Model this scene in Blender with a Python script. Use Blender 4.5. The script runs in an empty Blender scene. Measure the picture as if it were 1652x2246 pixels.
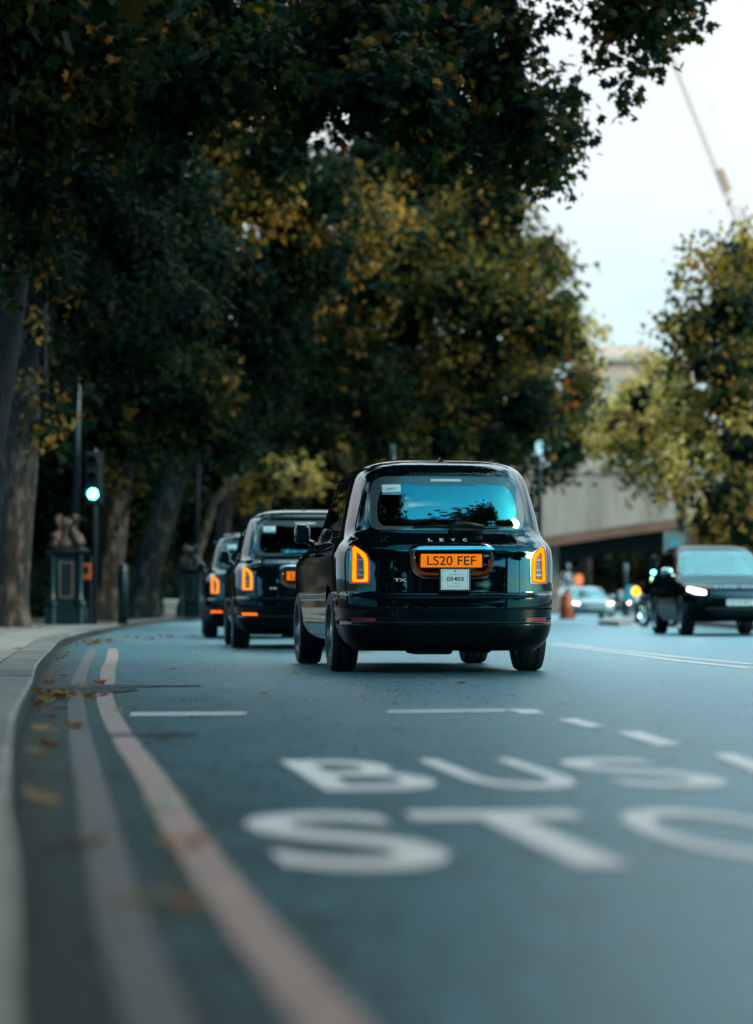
import bpy, bmesh, math, random
import numpy as np
from mathutils import Vector, Matrix
from mathutils.geometry import delaunay_2d_cdt

random.seed(7)
RNG = np.random.default_rng(11)
scene = bpy.context.scene
COL = scene.collection
R = math.radians

# ------------------------------------------------------------------ camera, sky, sun, exposure
FPX, CAMH, HORY = 5900.0, 0.58, 1325.0          # measured on the photograph at 1652 x 2246
PITCH = math.atan((HORY - 1123.0) / FPX)
cam_d = bpy.data.cameras.new("camera")
cam = bpy.data.objects.new("camera", cam_d)
COL.objects.link(cam)
cam.location = (0, 0, CAMH)
cam.rotation_euler = (R(90) + PITCH, 0, 0)
cam_d.sensor_fit = 'HORIZONTAL'
cam_d.sensor_width = 24.0
cam_d.lens = 24.0 * FPX / 1652.0
cam_d.clip_start = 0.1
cam_d.clip_end = 6000
cam_d.dof.use_dof = True
cam_d.dof.focus_distance = 22.4
cam_d.dof.aperture_fstop = 1.35
scene.camera = cam

SUN_EL, SUN_AZ = 24.0, 126.0                     # azimuth clockwise from +Y: from the right, a little behind
world = bpy.data.worlds.new("World")
scene.world = world
world.use_nodes = True
wn, wl = world.node_tree.nodes, world.node_tree.links
wn.clear()
wout = wn.new('ShaderNodeOutputWorld')
bg = wn.new('ShaderNodeBackground'); bg.inputs['Strength'].default_value = 0.10
sky = wn.new('ShaderNodeTexSky'); sky.sky_type = 'NISHITA'; sky.sun_disc = False
sky.sun_elevation = R(SUN_EL); sky.sun_rotation = R(SUN_AZ)
tc = wn.new('ShaderNodeTexCoord')
sep = wn.new('ShaderNodeSeparateXYZ'); wl.new(tc.outputs['Generated'], sep.inputs[0])
mp = wn.new('ShaderNodeMapping'); mp.inputs['Scale'].default_value = (1, 1, 2.6); mp.inputs['Location'].default_value = (0.35, 0.2, 0.1)
wl.new(tc.outputs['Generated'], mp.inputs[0])
nz = wn.new('ShaderNodeTexNoise'); nz.inputs['Scale'].default_value = 1.9; nz.inputs['Detail'].default_value = 6; nz.inputs['Roughness'].default_value = .55
wl.new(mp.outputs[0], nz.inputs['Vector'])
cr = wn.new('ShaderNodeMapRange'); cr.inputs[1].default_value = .40; cr.inputs[2].default_value = .62
cr.interpolation_type = 'SMOOTHSTEP'
ab = wn.new('ShaderNodeMath'); ab.operation = 'MULTIPLY_ADD'; ab.inputs[1].default_value = .20   # cloudier ahead, bluer behind
wl.new(sep.outputs[1], ab.inputs[0]); wl.new(nz.outputs[0], ab.inputs[2]); wl.new(ab.outputs[0], cr.inputs[0])
# overcast luminance: three times brighter overhead than at the horizon
hz = wn.new('ShaderNodeMapRange'); hz.inputs[1].default_value = .20; hz.inputs[2].default_value = .75; hz.inputs[3].default_value = 7.6; hz.inputs[4].default_value = 27.0
wl.new(sep.outputs[2], hz.inputs[0])
tn = wn.new('ShaderNodeMix'); tn.data_type = 'RGBA'
tn.inputs[6].default_value = (.66, .95, 1.04, 1); tn.inputs[7].default_value = (.93, 1.0, 1.04, 1)
tr = wn.new('ShaderNodeMapRange'); tr.inputs[1].default_value = .06; tr.inputs[2].default_value = .17
wl.new(sep.outputs[2], tr.inputs[0]); wl.new(tr.outputs[0], tn.inputs[0])
nz2 = wn.new('ShaderNodeTexNoise'); nz2.inputs['Scale'].default_value = 7; nz2.inputs['Detail'].default_value = 4
wl.new(mp.outputs[0], nz2.inputs['Vector'])
sh = wn.new('ShaderNodeMapRange'); sh.inputs[1].default_value = .3; sh.inputs[2].default_value = .7; sh.inputs[3].default_value = .86; sh.inputs[4].default_value = 1.10
wl.new(nz2.outputs[0], sh.inputs[0])
mul = wn.new('ShaderNodeMath'); mul.operation = 'MULTIPLY'; wl.new(hz.outputs[0], mul.inputs[0]); wl.new(sh.outputs[0], mul.inputs[1])
t3 = wn.new('ShaderNodeMapRange'); t3.inputs[1].default_value = .26; t3.inputs[2].default_value = .62; wl.new(sep.outputs[2], t3.inputs[0])
tn2 = wn.new('ShaderNodeMix'); tn2.data_type = 'RGBA'; tn2.inputs[7].default_value = (.62, .93, 1.02, 1)   # thinner, bluer cloud overhead
wl.new(t3.outputs[0], tn2.inputs[0]); wl.new(tn.outputs[2], tn2.inputs[6])
cl = wn.new('ShaderNodeVectorMath'); cl.operation = 'SCALE'; wl.new(tn2.outputs[2], cl.inputs[0]); wl.new(mul.outputs[0], cl.inputs['Scale'])
sk = wn.new('ShaderNodeVectorMath'); sk.operation = 'MULTIPLY'
sm = wn.new('ShaderNodeMix'); sm.data_type = 'RGBA'; sm.inputs[6].default_value = (.26, 1.05, 1.7, 1); sm.inputs[7].default_value = (.16, 2.0, 2.1, 1)
sr = wn.new('ShaderNodeMapRange'); sr.inputs[1].default_value = .08; sr.inputs[2].default_value = .42; wl.new(sep.outputs[2], sr.inputs[0]); wl.new(sr.outputs[0], sm.inputs[0]); wl.new(sm.outputs[2], sk.inputs[1])
wl.new(sky.outputs[0], sk.inputs[0])
mx = wn.new('ShaderNodeMix'); mx.data_type = 'RGBA'
wl.new(cr.outputs[0], mx.inputs[0]); wl.new(sk.outputs[0], mx.inputs[6]); wl.new(cl.outputs[0], mx.inputs[7])
wl.new(mx.outputs[2], bg.inputs['Color']); wl.new(bg.outputs[0], wout.inputs[0])

sun_d = bpy.data.lights.new("sun", 'SUN'); sun_d.energy = 1.5; sun_d.angle = R(18); sun_d.color = (1.0, .70, .46)
sun = bpy.data.objects.new("sun", sun_d); COL.objects.link(sun)
_d = Vector((math.sin(R(SUN_AZ)) * math.cos(R(SUN_EL)), math.cos(R(SUN_AZ)) * math.cos(R(SUN_EL)), math.sin(R(SUN_EL))))
sun.rotation_euler = (-_d).to_track_quat('-Z', 'Y').to_euler()
sun.location = _d * 60

scene.view_settings.view_transform = 'Standard'
scene.view_settings.look = 'None'
scene.view_settings.exposure = 0.50
scene.view_settings.gamma = 1.0
scene.view_settings.use_curve_mapping = False
scene.render.engine = 'CYCLES'
cy = scene.cycles
cy.use_denoising = True
cy.max_bounces = 6; cy.diffuse_bounces = 2; cy.glossy_bounces = 3; cy.transmission_bounces = 4; cy.transparent_max_bounces = 8
cy.sample_clamp_indirect = 6
cy.caustics_reflective = False; cy.caustics_refractive = False

# ------------------------------------------------------------------ helpers
def P(px, py, Y):
    """point at distance Y that the photograph shows at (px, py)"""
    u = (px - 826.0) / FPX; v = (1123.0 - py) / FPX
    dy = math.cos(PITCH) - v * math.sin(PITCH); dz = math.sin(PITCH) + v * math.cos(PITCH)
    k = Y / dy
    return Vector((u * k, Y, CAMH + dz * k))

def G(px, py, z=0.0):
    """point on the ground (height z) that the photograph shows at (px, py)"""
    v = (1123.0 - py) / FPX
    dy = math.cos(PITCH) - v * math.sin(PITCH); dz = math.sin(PITCH) + v * math.cos(PITCH)
    k = (z - CAMH) / dz
    return Vector(((px - 826.0) / FPX * k, dy * k, z))

def tag(o, label=None, cat=None, group=None, kind=None):
    if label: o['label'] = label
    if cat: o['category'] = cat
    if group: o['group'] = group
    if kind: o['kind'] = kind
    return o

def empty(name, loc=(0, 0, 0), rz=0.0):
    o = bpy.data.objects.new(name, None); COL.objects.link(o)
    o.location = loc; o.rotation_euler = (0, 0, rz); o.empty_display_size = .2
    return o

def kids(o): return [c for c in bpy.data.objects if c.parent == o]

def copy_tree(o, parent=None, table=None):
    if table is None:
        table = {}
        for c in bpy.data.objects:
            if c.parent: table.setdefault(c.parent.name, []).append(c)
    c = o.copy(); COL.objects.link(c)
    if parent: c.parent = parent
    for ch in table.get(o.name, []): copy_tree(ch, c, table)
    return c

def link(name, me, mat=None, parent=None, smooth=False):
    if mat is not None and len(me.materials) == 0: me.materials.append(mat)
    o = bpy.data.objects.new(name, me); COL.objects.link(o)
    if parent: o.parent = parent
    if smooth: me.shade_smooth()
    return o

class MB:
    """collects shapes, builds one mesh object"""
    def __init__(s): s.v = []; s.f = []
    def add(s, vs, fs):
        b = len(s.v); s.v += [tuple(p) for p in vs]; s.f += [tuple(b + i for i in f) for f in fs]; return s
    def box(s, c, d, rot=None, bev=0.0):
        x, y, z = d[0] / 2, d[1] / 2, d[2] / 2
        if bev > 0:
            bm = bmesh.new(); bmesh.ops.create_cube(bm, size=1.0)
            for p in bm.verts: p.co = Vector((p.co.x * d[0], p.co.y * d[1], p.co.z * d[2]))
            bmesh.ops.bevel(bm, geom=bm.edges[:], offset=bev, segments=2, profile=.6, affect='EDGES')
            bm.verts.index_update()
            vs = [p.co.copy() for p in bm.verts]; fs = [[q.index for q in f.verts] for f in bm.faces]; bm.free()
        else:
            vs = [Vector((a * x, b * y, e * z)) for a in (-1, 1) for b in (-1, 1) for e in (-1, 1)]
            fs = [(0, 1, 3, 2), (4, 6, 7, 5), (0, 4, 5, 1), (2, 3, 7, 6), (0, 2, 6, 4), (1, 5, 7, 3)]
        if rot is not None: vs = [rot @ p for p in vs]
        c = Vector(c)
        return s.add([p + c for p in vs], fs)
    def lathe(s, prof, n=24, c=(0, 0, 0), axis='z', caps=True):
        vs = []; fs = []
        for (r, h) in prof:
            for k in range(n):
                a = 2 * math.pi * k / n
                if axis == 'z': vs.append(Vector((r * math.cos(a), r * math.sin(a), h)))
                elif axis == 'x': vs.append(Vector((h, r * math.cos(a), r * math.sin(a))))
                else: vs.append(Vector((r * math.cos(a), h, r * math.sin(a))))
        for i in range(len(prof) - 1):
            for k in range(n):
                fs.append((i * n + k, i * n + (k + 1) % n, (i + 1) * n + (k + 1) % n, (i + 1) * n + k))
        if caps:
            fs.append(tuple(range(n - 1, -1, -1))); fs.append(tuple((len(prof) - 1) * n + k for k in range(n)))
        c = Vector(c)
        return s.add([p + c for p in vs], fs)
    def tube(s, pts, rad, n=8, caps=True):
        pts = [Vector(p) for p in pts]
        if not hasattr(rad, '__len__'): rad = [rad] * len(pts)
        vs = []; fs = []
        up = Vector((0.13, 0.07, 1))
        for i, p in enumerate(pts):
            t = (pts[min(i + 1, len(pts) - 1)] - pts[max(i - 1, 0)]).normalized()
            ref = up if abs(t.dot(up.normalized())) < .95 else Vector((1, .1, 0))
            a = t.cross(ref).normalized(); b = t.cross(a)
            for k in range(n):
                an = 2 * math.pi * k / n
                vs.append(p + (a * math.cos(an) + b * math.sin(an)) * rad[i])
        for i in range(len(pts) - 1):
            for k in range(n):
                fs.append((i * n + k, i * n + (k + 1) % n, (i + 1) * n + (k + 1) % n, (i + 1) * n + k))
        if caps:
            fs.append(tuple(range(n - 1, -1, -1))); fs.append(tuple((len(pts) - 1) * n + k for k in range(n)))
        return s.add(vs, fs)
    def prism(s, loop, a, b):
        """2-D loop (x,z) extruded from y=a to y=b"""
        n = len(loop)
        vs = [Vector((x, a, z)) for x, z in loop] + [Vector((x, b, z)) for x, z in loop]
        fs = [tuple(range(n)), tuple(range(2 * n - 1, n - 1, -1))] + [(i, i + n, (i + 1) % n + n, (i + 1) % n) for i in range(n)]
        return s.add(vs, fs)
    def mesh(s, name, flip=True):
        me = bpy.data.meshes.new(name); me.from_pydata([tuple(v) for v in s.v], [], s.f)
        bm = bmesh.new(); bm.from_mesh(me); bmesh.ops.recalc_face_normals(bm, faces=bm.faces[:]); bm.to_mesh(me); bm.free()
        return me
    def build(s, name, mat, parent=None, smooth=False, auto=False):
        me = s.mesh(name); me.materials.append(mat)
        o = link(name, me, None, parent)
        if smooth: me.shade_smooth()
        if auto:
            me.shade_smooth()
            me.set_sharp_from_angle(angle=R(35))
        return o

# ------------------------------------------------------------------ materials
def nodes(name):
    m = bpy.data.materials.new(name); m.use_nodes = True
    nt = m.node_tree; nt.nodes.clear()
    out = nt.nodes.new('ShaderNodeOutputMaterial')
    return m, nt.nodes, nt.links, out

def mat(name, col, rough=.5, metal=0.0, var=.12, scale=8.0, bump=0.0, bscale=60.0, coat=0.0, spec=.5, col2=None, detail=5, rvar=.0):
    m, n, l, out = nodes(name)
    p = n.new('ShaderNodeBsdfPrincipled')
    p.inputs['Roughness'].default_value = rough; p.inputs['Metallic'].default_value = metal
    p.inputs['Specular IOR Level'].default_value = spec
    p.inputs['Coat Weight'].default_value = coat; p.inputs['Coat Roughness'].default_value = .03; p.inputs['Coat IOR'].default_value = 1.85 if name == 'black_car_paint' else 1.5
    t = n.new('ShaderNodeTexCoord'); z = n.new('ShaderNodeTexNoise')
    z.inputs['Scale'].default_value = scale; z.inputs['Detail'].default_value = detail; z.inputs['Roughness'].default_value = .6
    l.new(t.outputs['Object'], z.inputs['Vector'])
    mr = n.new('ShaderNodeMapRange'); mr.inputs[1].default_value = .3; mr.inputs[2].default_value = .7
    l.new(z.outputs[0], mr.inputs[0])
    mx = n.new('ShaderNodeMix'); mx.data_type = 'RGBA'
    a = tuple(c * (1 - var) for c in col); b = col2 if col2 else tuple(min(1, c * (1 + var)) for c in col)
    mx.inputs[6].default_value = (*a, 1); mx.inputs[7].default_value = (*b, 1)
    l.new(mr.outputs[0], mx.inputs[0]); l.new(mx.outputs[2], p.inputs['Base Color'])
    if rvar:
        rr = n.new('ShaderNodeMapRange'); rr.inputs[3].default_value = max(0, rough - rvar); rr.inputs[4].default_value = rough + rvar
        l.new(z.outputs[0], rr.inputs[0]); l.new(rr.outputs[0], p.inputs['Roughness'])
    if bump:
        zb = n.new('ShaderNodeTexNoise'); zb.inputs['Scale'].default_value = bscale; zb.inputs['Detail'].default_value = 4
        l.new(t.outputs['Object'], zb.inputs['Vector'])
        bp = n.new('ShaderNodeBump'); bp.inputs['Strength'].default_value = bump; bp.inputs['Distance'].default_value = .02
        l.new(zb.outputs[0], bp.inputs['Height']); l.new(bp.outputs[0], p.inputs['Normal'])
    l.new(p.outputs[0], out.inputs[0])
    return m

def emit(name, col, strength, hot=None):
    m, n, l, out = nodes(name)
    e = n.new('ShaderNodeEmission'); e.inputs[0].default_value = (*col, 1); e.inputs[1].default_value = strength
    t = n.new('ShaderNodeTexCoord'); z = n.new('ShaderNodeTexNoise'); z.inputs['Scale'].default_value = 30
    l.new(t.outputs['Object'], z.inputs['Vector'])
    mr = n.new('ShaderNodeMapRange'); mr.inputs[3].default_value = strength * .85; mr.inputs[4].default_value = strength * 1.15
    l.new(z.outputs[0], mr.inputs[0]); l.new(mr.outputs[0], e.inputs[1])
    l.new(e.outputs[0], out.inputs[0]); return m

def streak_stone(name, a, b):
    m, n, l, out = nodes(name); p = n.new('ShaderNodeBsdfPrincipled'); p.inputs['Roughness'].default_value = .8
    t = n.new('ShaderNodeTexCoord'); q = n.new('ShaderNodeMapping'); q.inputs['Scale'].default_value = (.7, 1, .12); l.new(t.outputs['Object'], q.inputs[0])
    z = n.new('ShaderNodeTexNoise'); z.inputs['Scale'].default_value = 1.0; z.inputs['Detail'].default_value = 7; z.inputs['Roughness'].default_value = .65; l.new(q.outputs[0], z.inputs['Vector'])
    r = n.new('ShaderNodeMapRange'); r.inputs[1].default_value = .36; r.inputs[2].default_value = .62; l.new(z.outputs[0], r.inputs[0])
    x = n.new('ShaderNodeMix'); x.data_type = 'RGBA'; x.inputs[6].default_value = (*a, 1); x.inputs[7].default_value = (*b, 1); l.new(r.outputs[0], x.inputs[0]); l.new(x.outputs[2], p.inputs['Base Color'])
    l.new(p.outputs[0], out.inputs[0]); return m

def glass(name, tint, ior=1.55, rough=.0, dirt=.02, gcol=(1, 1, 1)):
    m, n, l, out = nodes(name)
    t = n.new('ShaderNodeBsdfTransparent'); t.inputs[0].default_value = (*tint, 1)
    g = n.new('ShaderNodeBsdfGlossy'); g.inputs['Roughness'].default_value = rough; g.inputs[0].default_value = (*gcol, 1)
    f = n.new('ShaderNodeFresnel'); f.inputs[0].default_value = ior
    tx = n.new('ShaderNodeTexCoord'); z = n.new('ShaderNodeTexNoise'); z.inputs['Scale'].default_value = 5; z.inputs['Detail'].default_value = 6
    l.new(tx.outputs['Object'], z.inputs['Vector'])
    mr = n.new('ShaderNodeMapRange'); mr.inputs[3].default_value = 0; mr.inputs[4].default_value = dirt
    l.new(z.outputs[0], mr.inputs[0])
    ad = n.new('ShaderNodeMath'); ad.operation = 'ADD'; ad.use_clamp = True
    l.new(f.outputs[0], ad.inputs[0]); l.new(mr.outputs[0], ad.inputs[1])
    mx = n.new('ShaderNodeMixShader'); l.new(ad.outputs[0], mx.inputs[0]); l.new(t.outputs[0], mx.inputs[1]); l.new(g.outputs[0], mx.inputs[2])
    l.new(mx.outputs[0], out.inputs[0]); return m

M = {}
M['paint'] = mat('black_car_paint', (.0010, .0038, .0052), rough=.3, var=.1, coat=1.0, spec=.0, scale=3)
M['paint_low'] = mat('black_bumper_paint', (.0010, .0036, .0048), rough=.4, var=.25, coat=.55, spec=.0, scale=5, rvar=.1)
M['black_plastic'] = mat('black_plastic', (.0015, .0055, .0075), rough=.5, var=.2, scale=20, bump=.05, bscale=300)
M['rubber'] = mat('tyre_rubber', (.006, .012, .014), rough=.75, var=.35, scale=14, bump=.2, bscale=120)
M['dark'] = mat('dark_underside', (.002, .005, .006), rough=.8, var=.3, bump=.1)
M['alloy'] = mat('wheel_alloy', (.34, .35, .35), rough=.3, metal=.9, var=.15, scale=30)
M['dull_chrome'] = mat('dull_chrome', (.30, .32, .33), rough=.25, metal=1.0, var=.1, scale=30)
M['chrome'] = mat('chrome', (.80, .84, .86), rough=.07, metal=1.0, var=.04, scale=30)
M['glass_rear'] = glass('rear_window_glass', (.34, .58, .62), ior=3.1, dirt=.16, gcol=(.86, .97, 1.0))
M['frit_sky_grey'] = mat('window_edge_band', (.075, .10, .105), rough=.08, var=.05, coat=1.0, spec=.8)  # black edge band made grey, its sky reflection put into the colour
M['glass_car'] = glass('car_windscreen_glass', (.06, .20, .24), ior=2.0, dirt=.03, gcol=(.50, .92, 1.0))
M['glass_side'] = glass('side_window_glass', (.05, .10, .12), ior=1.6, dirt=.02)
M['glass_frit'] = mat('window_black_border', (.03, .045, .05), rough=.06, var=.1, coat=1.0, spec=.9)
M['seat'] = mat('grey_seat_fabric', (.05, .07, .08), rough=.8, var=.2, bump=.1)
M['trim_grey'] = mat('grey_inner_trim', (.16, .2, .21), rough=.6, var=.1)
M['lamp_glow'] = emit('tail_lamp_glow', (1.0, .36, .003), 1.05)
M['lamp_rim'] = emit('tail_lamp_red_edge', (1.0, .03, .006), .6)
M['lamp_core'] = mat('tail_lamp_grey_lens', (.20, .17, .18), rough=.15, var=.5, scale=40, coat=.6)
M['lamp_bar'] = mat('tail_lamp_bar', (.6, .58, .6), rough=.2, var=.1)
M['red_plastic'] = mat('red_reflector', (.35, .006, .01), rough=.18, var=.25, scale=60, coat=.6)
M['plate_yellow'] = emit('glowing_yellow_plate', (1.0, .235, .008), .62)  # light of the plate lamps put into the plate as its own glow
M['plate_black'] = mat('plate_black_characters', (.012, .012, .012), rough=.4)
M['plate_white'] = mat('white_plate', (.72, .80, .82), rough=.35, var=.05, scale=30)
M['ink_blue'] = mat('blue_ink', (.05, .32, .45), rough=.4)
M['ink_grey'] = mat('grey_ink', (.12, .17, .2), rough=.4)
M['sticker_teal'] = mat('teal_sticker_band', (.02, .38, .48), rough=.4)
M['copper'] = mat('copper_exhaust_trim', (.55, .33, .2), rough=.35, metal=.8, var=.2)
M['fog_red'] = emit('lit_fog_lamp', (1.0, .12, .004), 1.6)
M['led_orange'] = emit('orange_led', (1.0, .3, .12), 1.1)
M['brake_red'] = emit('red_brake_lamp', (1.0, .03, .01), 1.5)
M['head_white'] = emit('lit_headlamp', (.95, 1.0, 1.0), 5)
M['head_warm'] = emit('warm_headlamp', (1.0, .66, .45), 16)
M['signal_green'] = emit('green_signal_lens', (.12, .95, 1.0), 9)
M['beacon_amber'] = emit('amber_beacon', (1.0, .32, .01), 4)
M['amber_side'] = emit('dim_orange_lamp', (1.0, .3, .12), .8)
M['lamp_teal'] = emit('teal_street_light', (.45, .9, 1.0), .7)
M['green_iron'] = mat('dark_green_iron', (.002, .012, .015), rough=.32, var=.3, scale=12, spec=.6, bump=.05)
M['bronze'] = mat('bronze_ornament', (.16, .085, .06), rough=.5, metal=.3, var=.5, scale=18, bump=.3)
M['pink_line'] = mat('copper_frame_line', (.30, .15, .11), rough=.5)
M['orange_plastic'] = mat('orange_plastic', (.5, .08, .02), rough=.4, var=.15)
M['black_iron'] = mat('black_signal_housing', (.0015, .004, .005), rough=.7, var=.2)

# asphalt: aggregate speckle, worn patches, wheel tracks, damp dirt; gloss varies
def asphalt():
    m, n, l, out = nodes('asphalt')
    p = n.new('ShaderNodeBsdfPrincipled'); t = n.new('ShaderNodeTexCoord')
    def noise(sc, de=4, ro=.6, vec=None):
        z = n.new('ShaderNodeTexNoise'); z.inputs['Scale'].default_value = sc; z.inputs['Detail'].default_value = de; z.inputs['Roughness'].default_value = ro
        l.new(vec or t.outputs['Object'], z.inputs['Vector']); return z.outputs[0]
    big = noise(.35, 5); mid = noise(4, 6); fine = noise(85, 4, .8)
    vor = n.new('ShaderNodeTexVoronoi'); vor.inputs['Scale'].default_value = 55; l.new(t.outputs['Object'], vor.inputs['Vector'])
    c1 = n.new('ShaderNodeMix'); c1.data_type = 'RGBA'; c1.inputs[6].default_value = (.004, .021, .028, 1); c1.inputs[7].default_value = (.012, .045, .056, 1)
    mr = n.new('ShaderNodeMapRange'); mr.inputs[1].default_value = .32; mr.inputs[2].default_value = .68; l.new(big, mr.inputs[0]); l.new(mr.outputs[0], c1.inputs[0])
    c2 = n.new('ShaderNodeMix'); c2.data_type = 'RGBA'; c2.blend_type = 'MULTIPLY'; c2.inputs[0].default_value = 1
    mr2 = n.new('ShaderNodeMapRange'); mr2.inputs[1].default_value = .3; mr2.inputs[2].default_value = .7; mr2.inputs[3].default_value = .72; mr2.inputs[4].default_value = 1.3; l.new(mid, mr2.inputs[0])
    l.new(c1.outputs[2], c2.inputs[6]); l.new(mr2.outputs[0], c2.inputs[7])
    c3 = n.new('ShaderNodeMix'); c3.data_type = 'RGBA'; c3.blend_type = 'MULTIPLY'; c3.inputs[0].default_value = 1
    mr3 = n.new('ShaderNodeMapRange'); mr3.inputs[1].default_value = .25; mr3.inputs[2].default_value = .8; mr3.inputs[3].default_value = .2; mr3.inputs[4].default_value = 2.4; l.new(fine, mr3.inputs[0])
    l.new(c2.outputs[2], c3.inputs[6]); l.new(mr3.outputs[0], c3.inputs[7])
    # grain drawn out along the lane by tyres
    sm_ = n.new('ShaderNodeMapping'); sm_.inputs['Scale'].default_value = (34, 1.6, 1); sm_.inputs['Rotation'].default_value = (0, 0, R(-7)); l.new(t.outputs['Object'], sm_.inputs[0])
    stq = n.new('ShaderNodeTexNoise'); stq.inputs['Scale'].default_value = 1.0; stq.inputs['Detail'].default_value = 5; stq.inputs['Roughness'].default_value = .8; l.new(sm_.outputs[0], stq.inputs['Vector'])
    sq = n.new('ShaderNodeMapRange'); sq.inputs[1].default_value = .3; sq.inputs[2].default_value = .7; sq.inputs[3].default_value = .42; sq.inputs[4].default_value = 1.75; l.new(stq.outputs[0], sq.inputs[0])
    c35 = n.new('ShaderNodeMix'); c35.data_type = 'RGBA'; c35.blend_type = 'MULTIPLY'; c35.inputs[0].default_value = 1; l.new(c3.outputs[2], c35.inputs[6]); l.new(sq.outputs[0], c35.inputs[7]); c3 = c35
    # pale chips of stone
    sp = n.new('ShaderNodeMath'); sp.operation = 'GREATER_THAN'; sp.inputs[1].default_value = .985
    l.new(vor.outputs['Color'], sp.inputs[0])
    c4 = n.new('ShaderNodeMix'); c4.data_type = 'RGBA'; c4.inputs[7].default_value = (.35, .38, .38, 1)
    l.new(sp.outputs[0], c4.inputs[0]); l.new(c3.outputs[2], c4.inputs[6])
    # grey-brown gutter dirt along the kerb (a fixed stain, follows the kerb line)
    sp3 = n.new('ShaderNodeSeparateXYZ'); l.new(t.outputs['Object'], sp3.inputs[0])
    kx = n.new('ShaderNodeMath'); kx.operation = 'MULTIPLY_ADD'; kx.inputs[1].default_value = .118; l.new(sp3.outputs[1], kx.inputs[0]); l.new(sp3.outputs[0], kx.inputs[2])
    nzd = n.new('ShaderNodeMath'); nzd.operation = 'MULTIPLY_ADD'; nzd.inputs[1].default_value = .5; l.new(mid, nzd.inputs[0]); l.new(kx.outputs[0], nzd.inputs[2])
    gd = n.new('ShaderNodeMapRange'); gd.inputs[1].default_value = .20; gd.inputs[2].default_value = .85; gd.inputs[3].default_value = .9; gd.inputs[4].default_value = 0; l.new(nzd.outputs[0], gd.inputs[0])
    c5 = n.new('ShaderNodeMix'); c5.data_type = 'RGBA'; c5.inputs[7].default_value = (.062, .052, .043, 1)
    l.new(gd.outputs[0], c5.inputs[0]); l.new(c4.outputs[2], c5.inputs[6])
    l.new(c5.outputs[2], p.inputs['Base Color'])
    rmx = n.new('ShaderNodeMath'); rmx.operation = 'MULTIPLY_ADD'; rmx.inputs[1].default_value = .7; l.new(stq.outputs[0], rmx.inputs[0]); mh = n.new('ShaderNodeMath'); mh.operation = 'MULTIPLY'; mh.inputs[1].default_value = .5; l.new(mid, mh.inputs[0]); l.new(mh.outputs[0], rmx.inputs[2])
    rg = n.new('ShaderNodeMapRange'); rg.inputs[1].default_value = .35; rg.inputs[2].default_value = .85; rg.inputs[3].default_value = .20; rg.inputs[4].default_value = .46; l.new(rmx.outputs[0], rg.inputs[0]); l.new(rg.outputs[0], p.inputs['Roughness'])
    p.inputs['Specular IOR Level'].default_value = .9
    p.inputs['Specular Tint'].default_value = (.62, .93, 1.0, 1)
    bp = n.new('ShaderNodeBump'); bp.inputs['Strength'].default_value = .5; bp.inputs['Distance'].default_value = .006
    l.new(fine, bp.inputs['Height']); l.new(bp.outputs[0], p.inputs['Normal'])
    # bitumen film on the stones: a blue-black sheen that grows towards grazing view
    p.inputs['Specular IOR Level'].default_value = .15
    g = n.new('ShaderNodeBsdfGlossy'); g.inputs[0].default_value = (.53, .87, 1.0, 1); l.new(rg.outputs[0], g.inputs['Roughness']); l.new(bp.outputs[0], g.inputs['Normal'])
    fr = n.new('ShaderNodeFresnel'); fr.inputs[0].default_value = 1.42; l.new(bp.outputs[0], fr.inputs['Normal'])
    mxs = n.new('ShaderNodeMixShader'); fk = n.new('ShaderNodeMath'); fk.operation = 'MULTIPLY'; fk.inputs[1].default_value = .68; fp = n.new('ShaderNodeMath'); fp.operation = 'POWER'; fp.inputs[1].default_value = 2.7; l.new(fr.outputs[0], fp.inputs[0]); l.new(fp.outputs[0], fk.inputs[0]); fd = n.new('ShaderNodeMath'); fd.operation = 'MULTIPLY_ADD'; fd.inputs[1].default_value = -.62; fd.inputs[2].default_value = .82; l.new(gd.outputs[0], fd.inputs[0]); l.new(fd.outputs[0], fk.inputs[1]); l.new(fk.outputs[0], mxs.inputs[0]); l.new(p.outputs[0], mxs.inputs[1]); l.new(g.outputs[0], mxs.inputs[2])
    l.new(mxs.outputs[0], out.inputs[0]); return m
M['asphalt'] = asphalt()

def road_paint(name, col, wear=.45):
    m, n, l, out = nodes(name)
    p = n.new('ShaderNodeBsdfPrincipled'); t = n.new('ShaderNodeTexCoord')
    z = n.new('ShaderNodeTexNoise'); z.inputs['Scale'].default_value = 22; z.inputs['Detail'].default_value = 8; z.inputs['Roughness'].default_value = .75
    l.new(t.outputs['Object'], z.inputs['Vector'])
    mr = n.new('ShaderNodeMapRange'); mr.inputs[1].default_value = wear - .12; mr.inputs[2].default_value = wear + .04; l.new(z.outputs[0], mr.inputs[0])
    z2 = n.new('ShaderNodeTexNoise'); z2.inputs['Scale'].default_value = 3; z2.inputs['Detail'].default_value = 5; l.new(t.outputs['Object'], z2.inputs['Vector'])
    m2 = n.new('ShaderNodeMix'); m2.data_type = 'RGBA'; m2.inputs[6].default_value = (*[c * .75 for c in col], 1); m2.inputs[7].default_value = (*col, 1); l.new(z2.outputs[0], m2.inputs[0])
    mx = n.new('ShaderNodeMix'); mx.data_type = 'RGBA'; mx.inputs[6].default_value = (.06, .08, .085, 1)
    l.new(mr.outputs[0], mx.inputs[0]); l.new(m2.outputs[2], mx.inputs[7]); l.new(mx.outputs[2], p.inputs['Base Color'])
    p.inputs['Roughness'].default_value = .6
    l.new(p.outputs[0], out.inputs[0]); return m
M['paint_white'] = road_paint('worn_white_road_paint', (.84, .70, .67), .37)
M['paint_red'] = road_paint('faded_red_road_paint', (.50, .29, .25), .48)
M['paint_red_faint'] = road_paint('very_faded_red_road_paint', (.19, .135, .125), .52)
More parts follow.
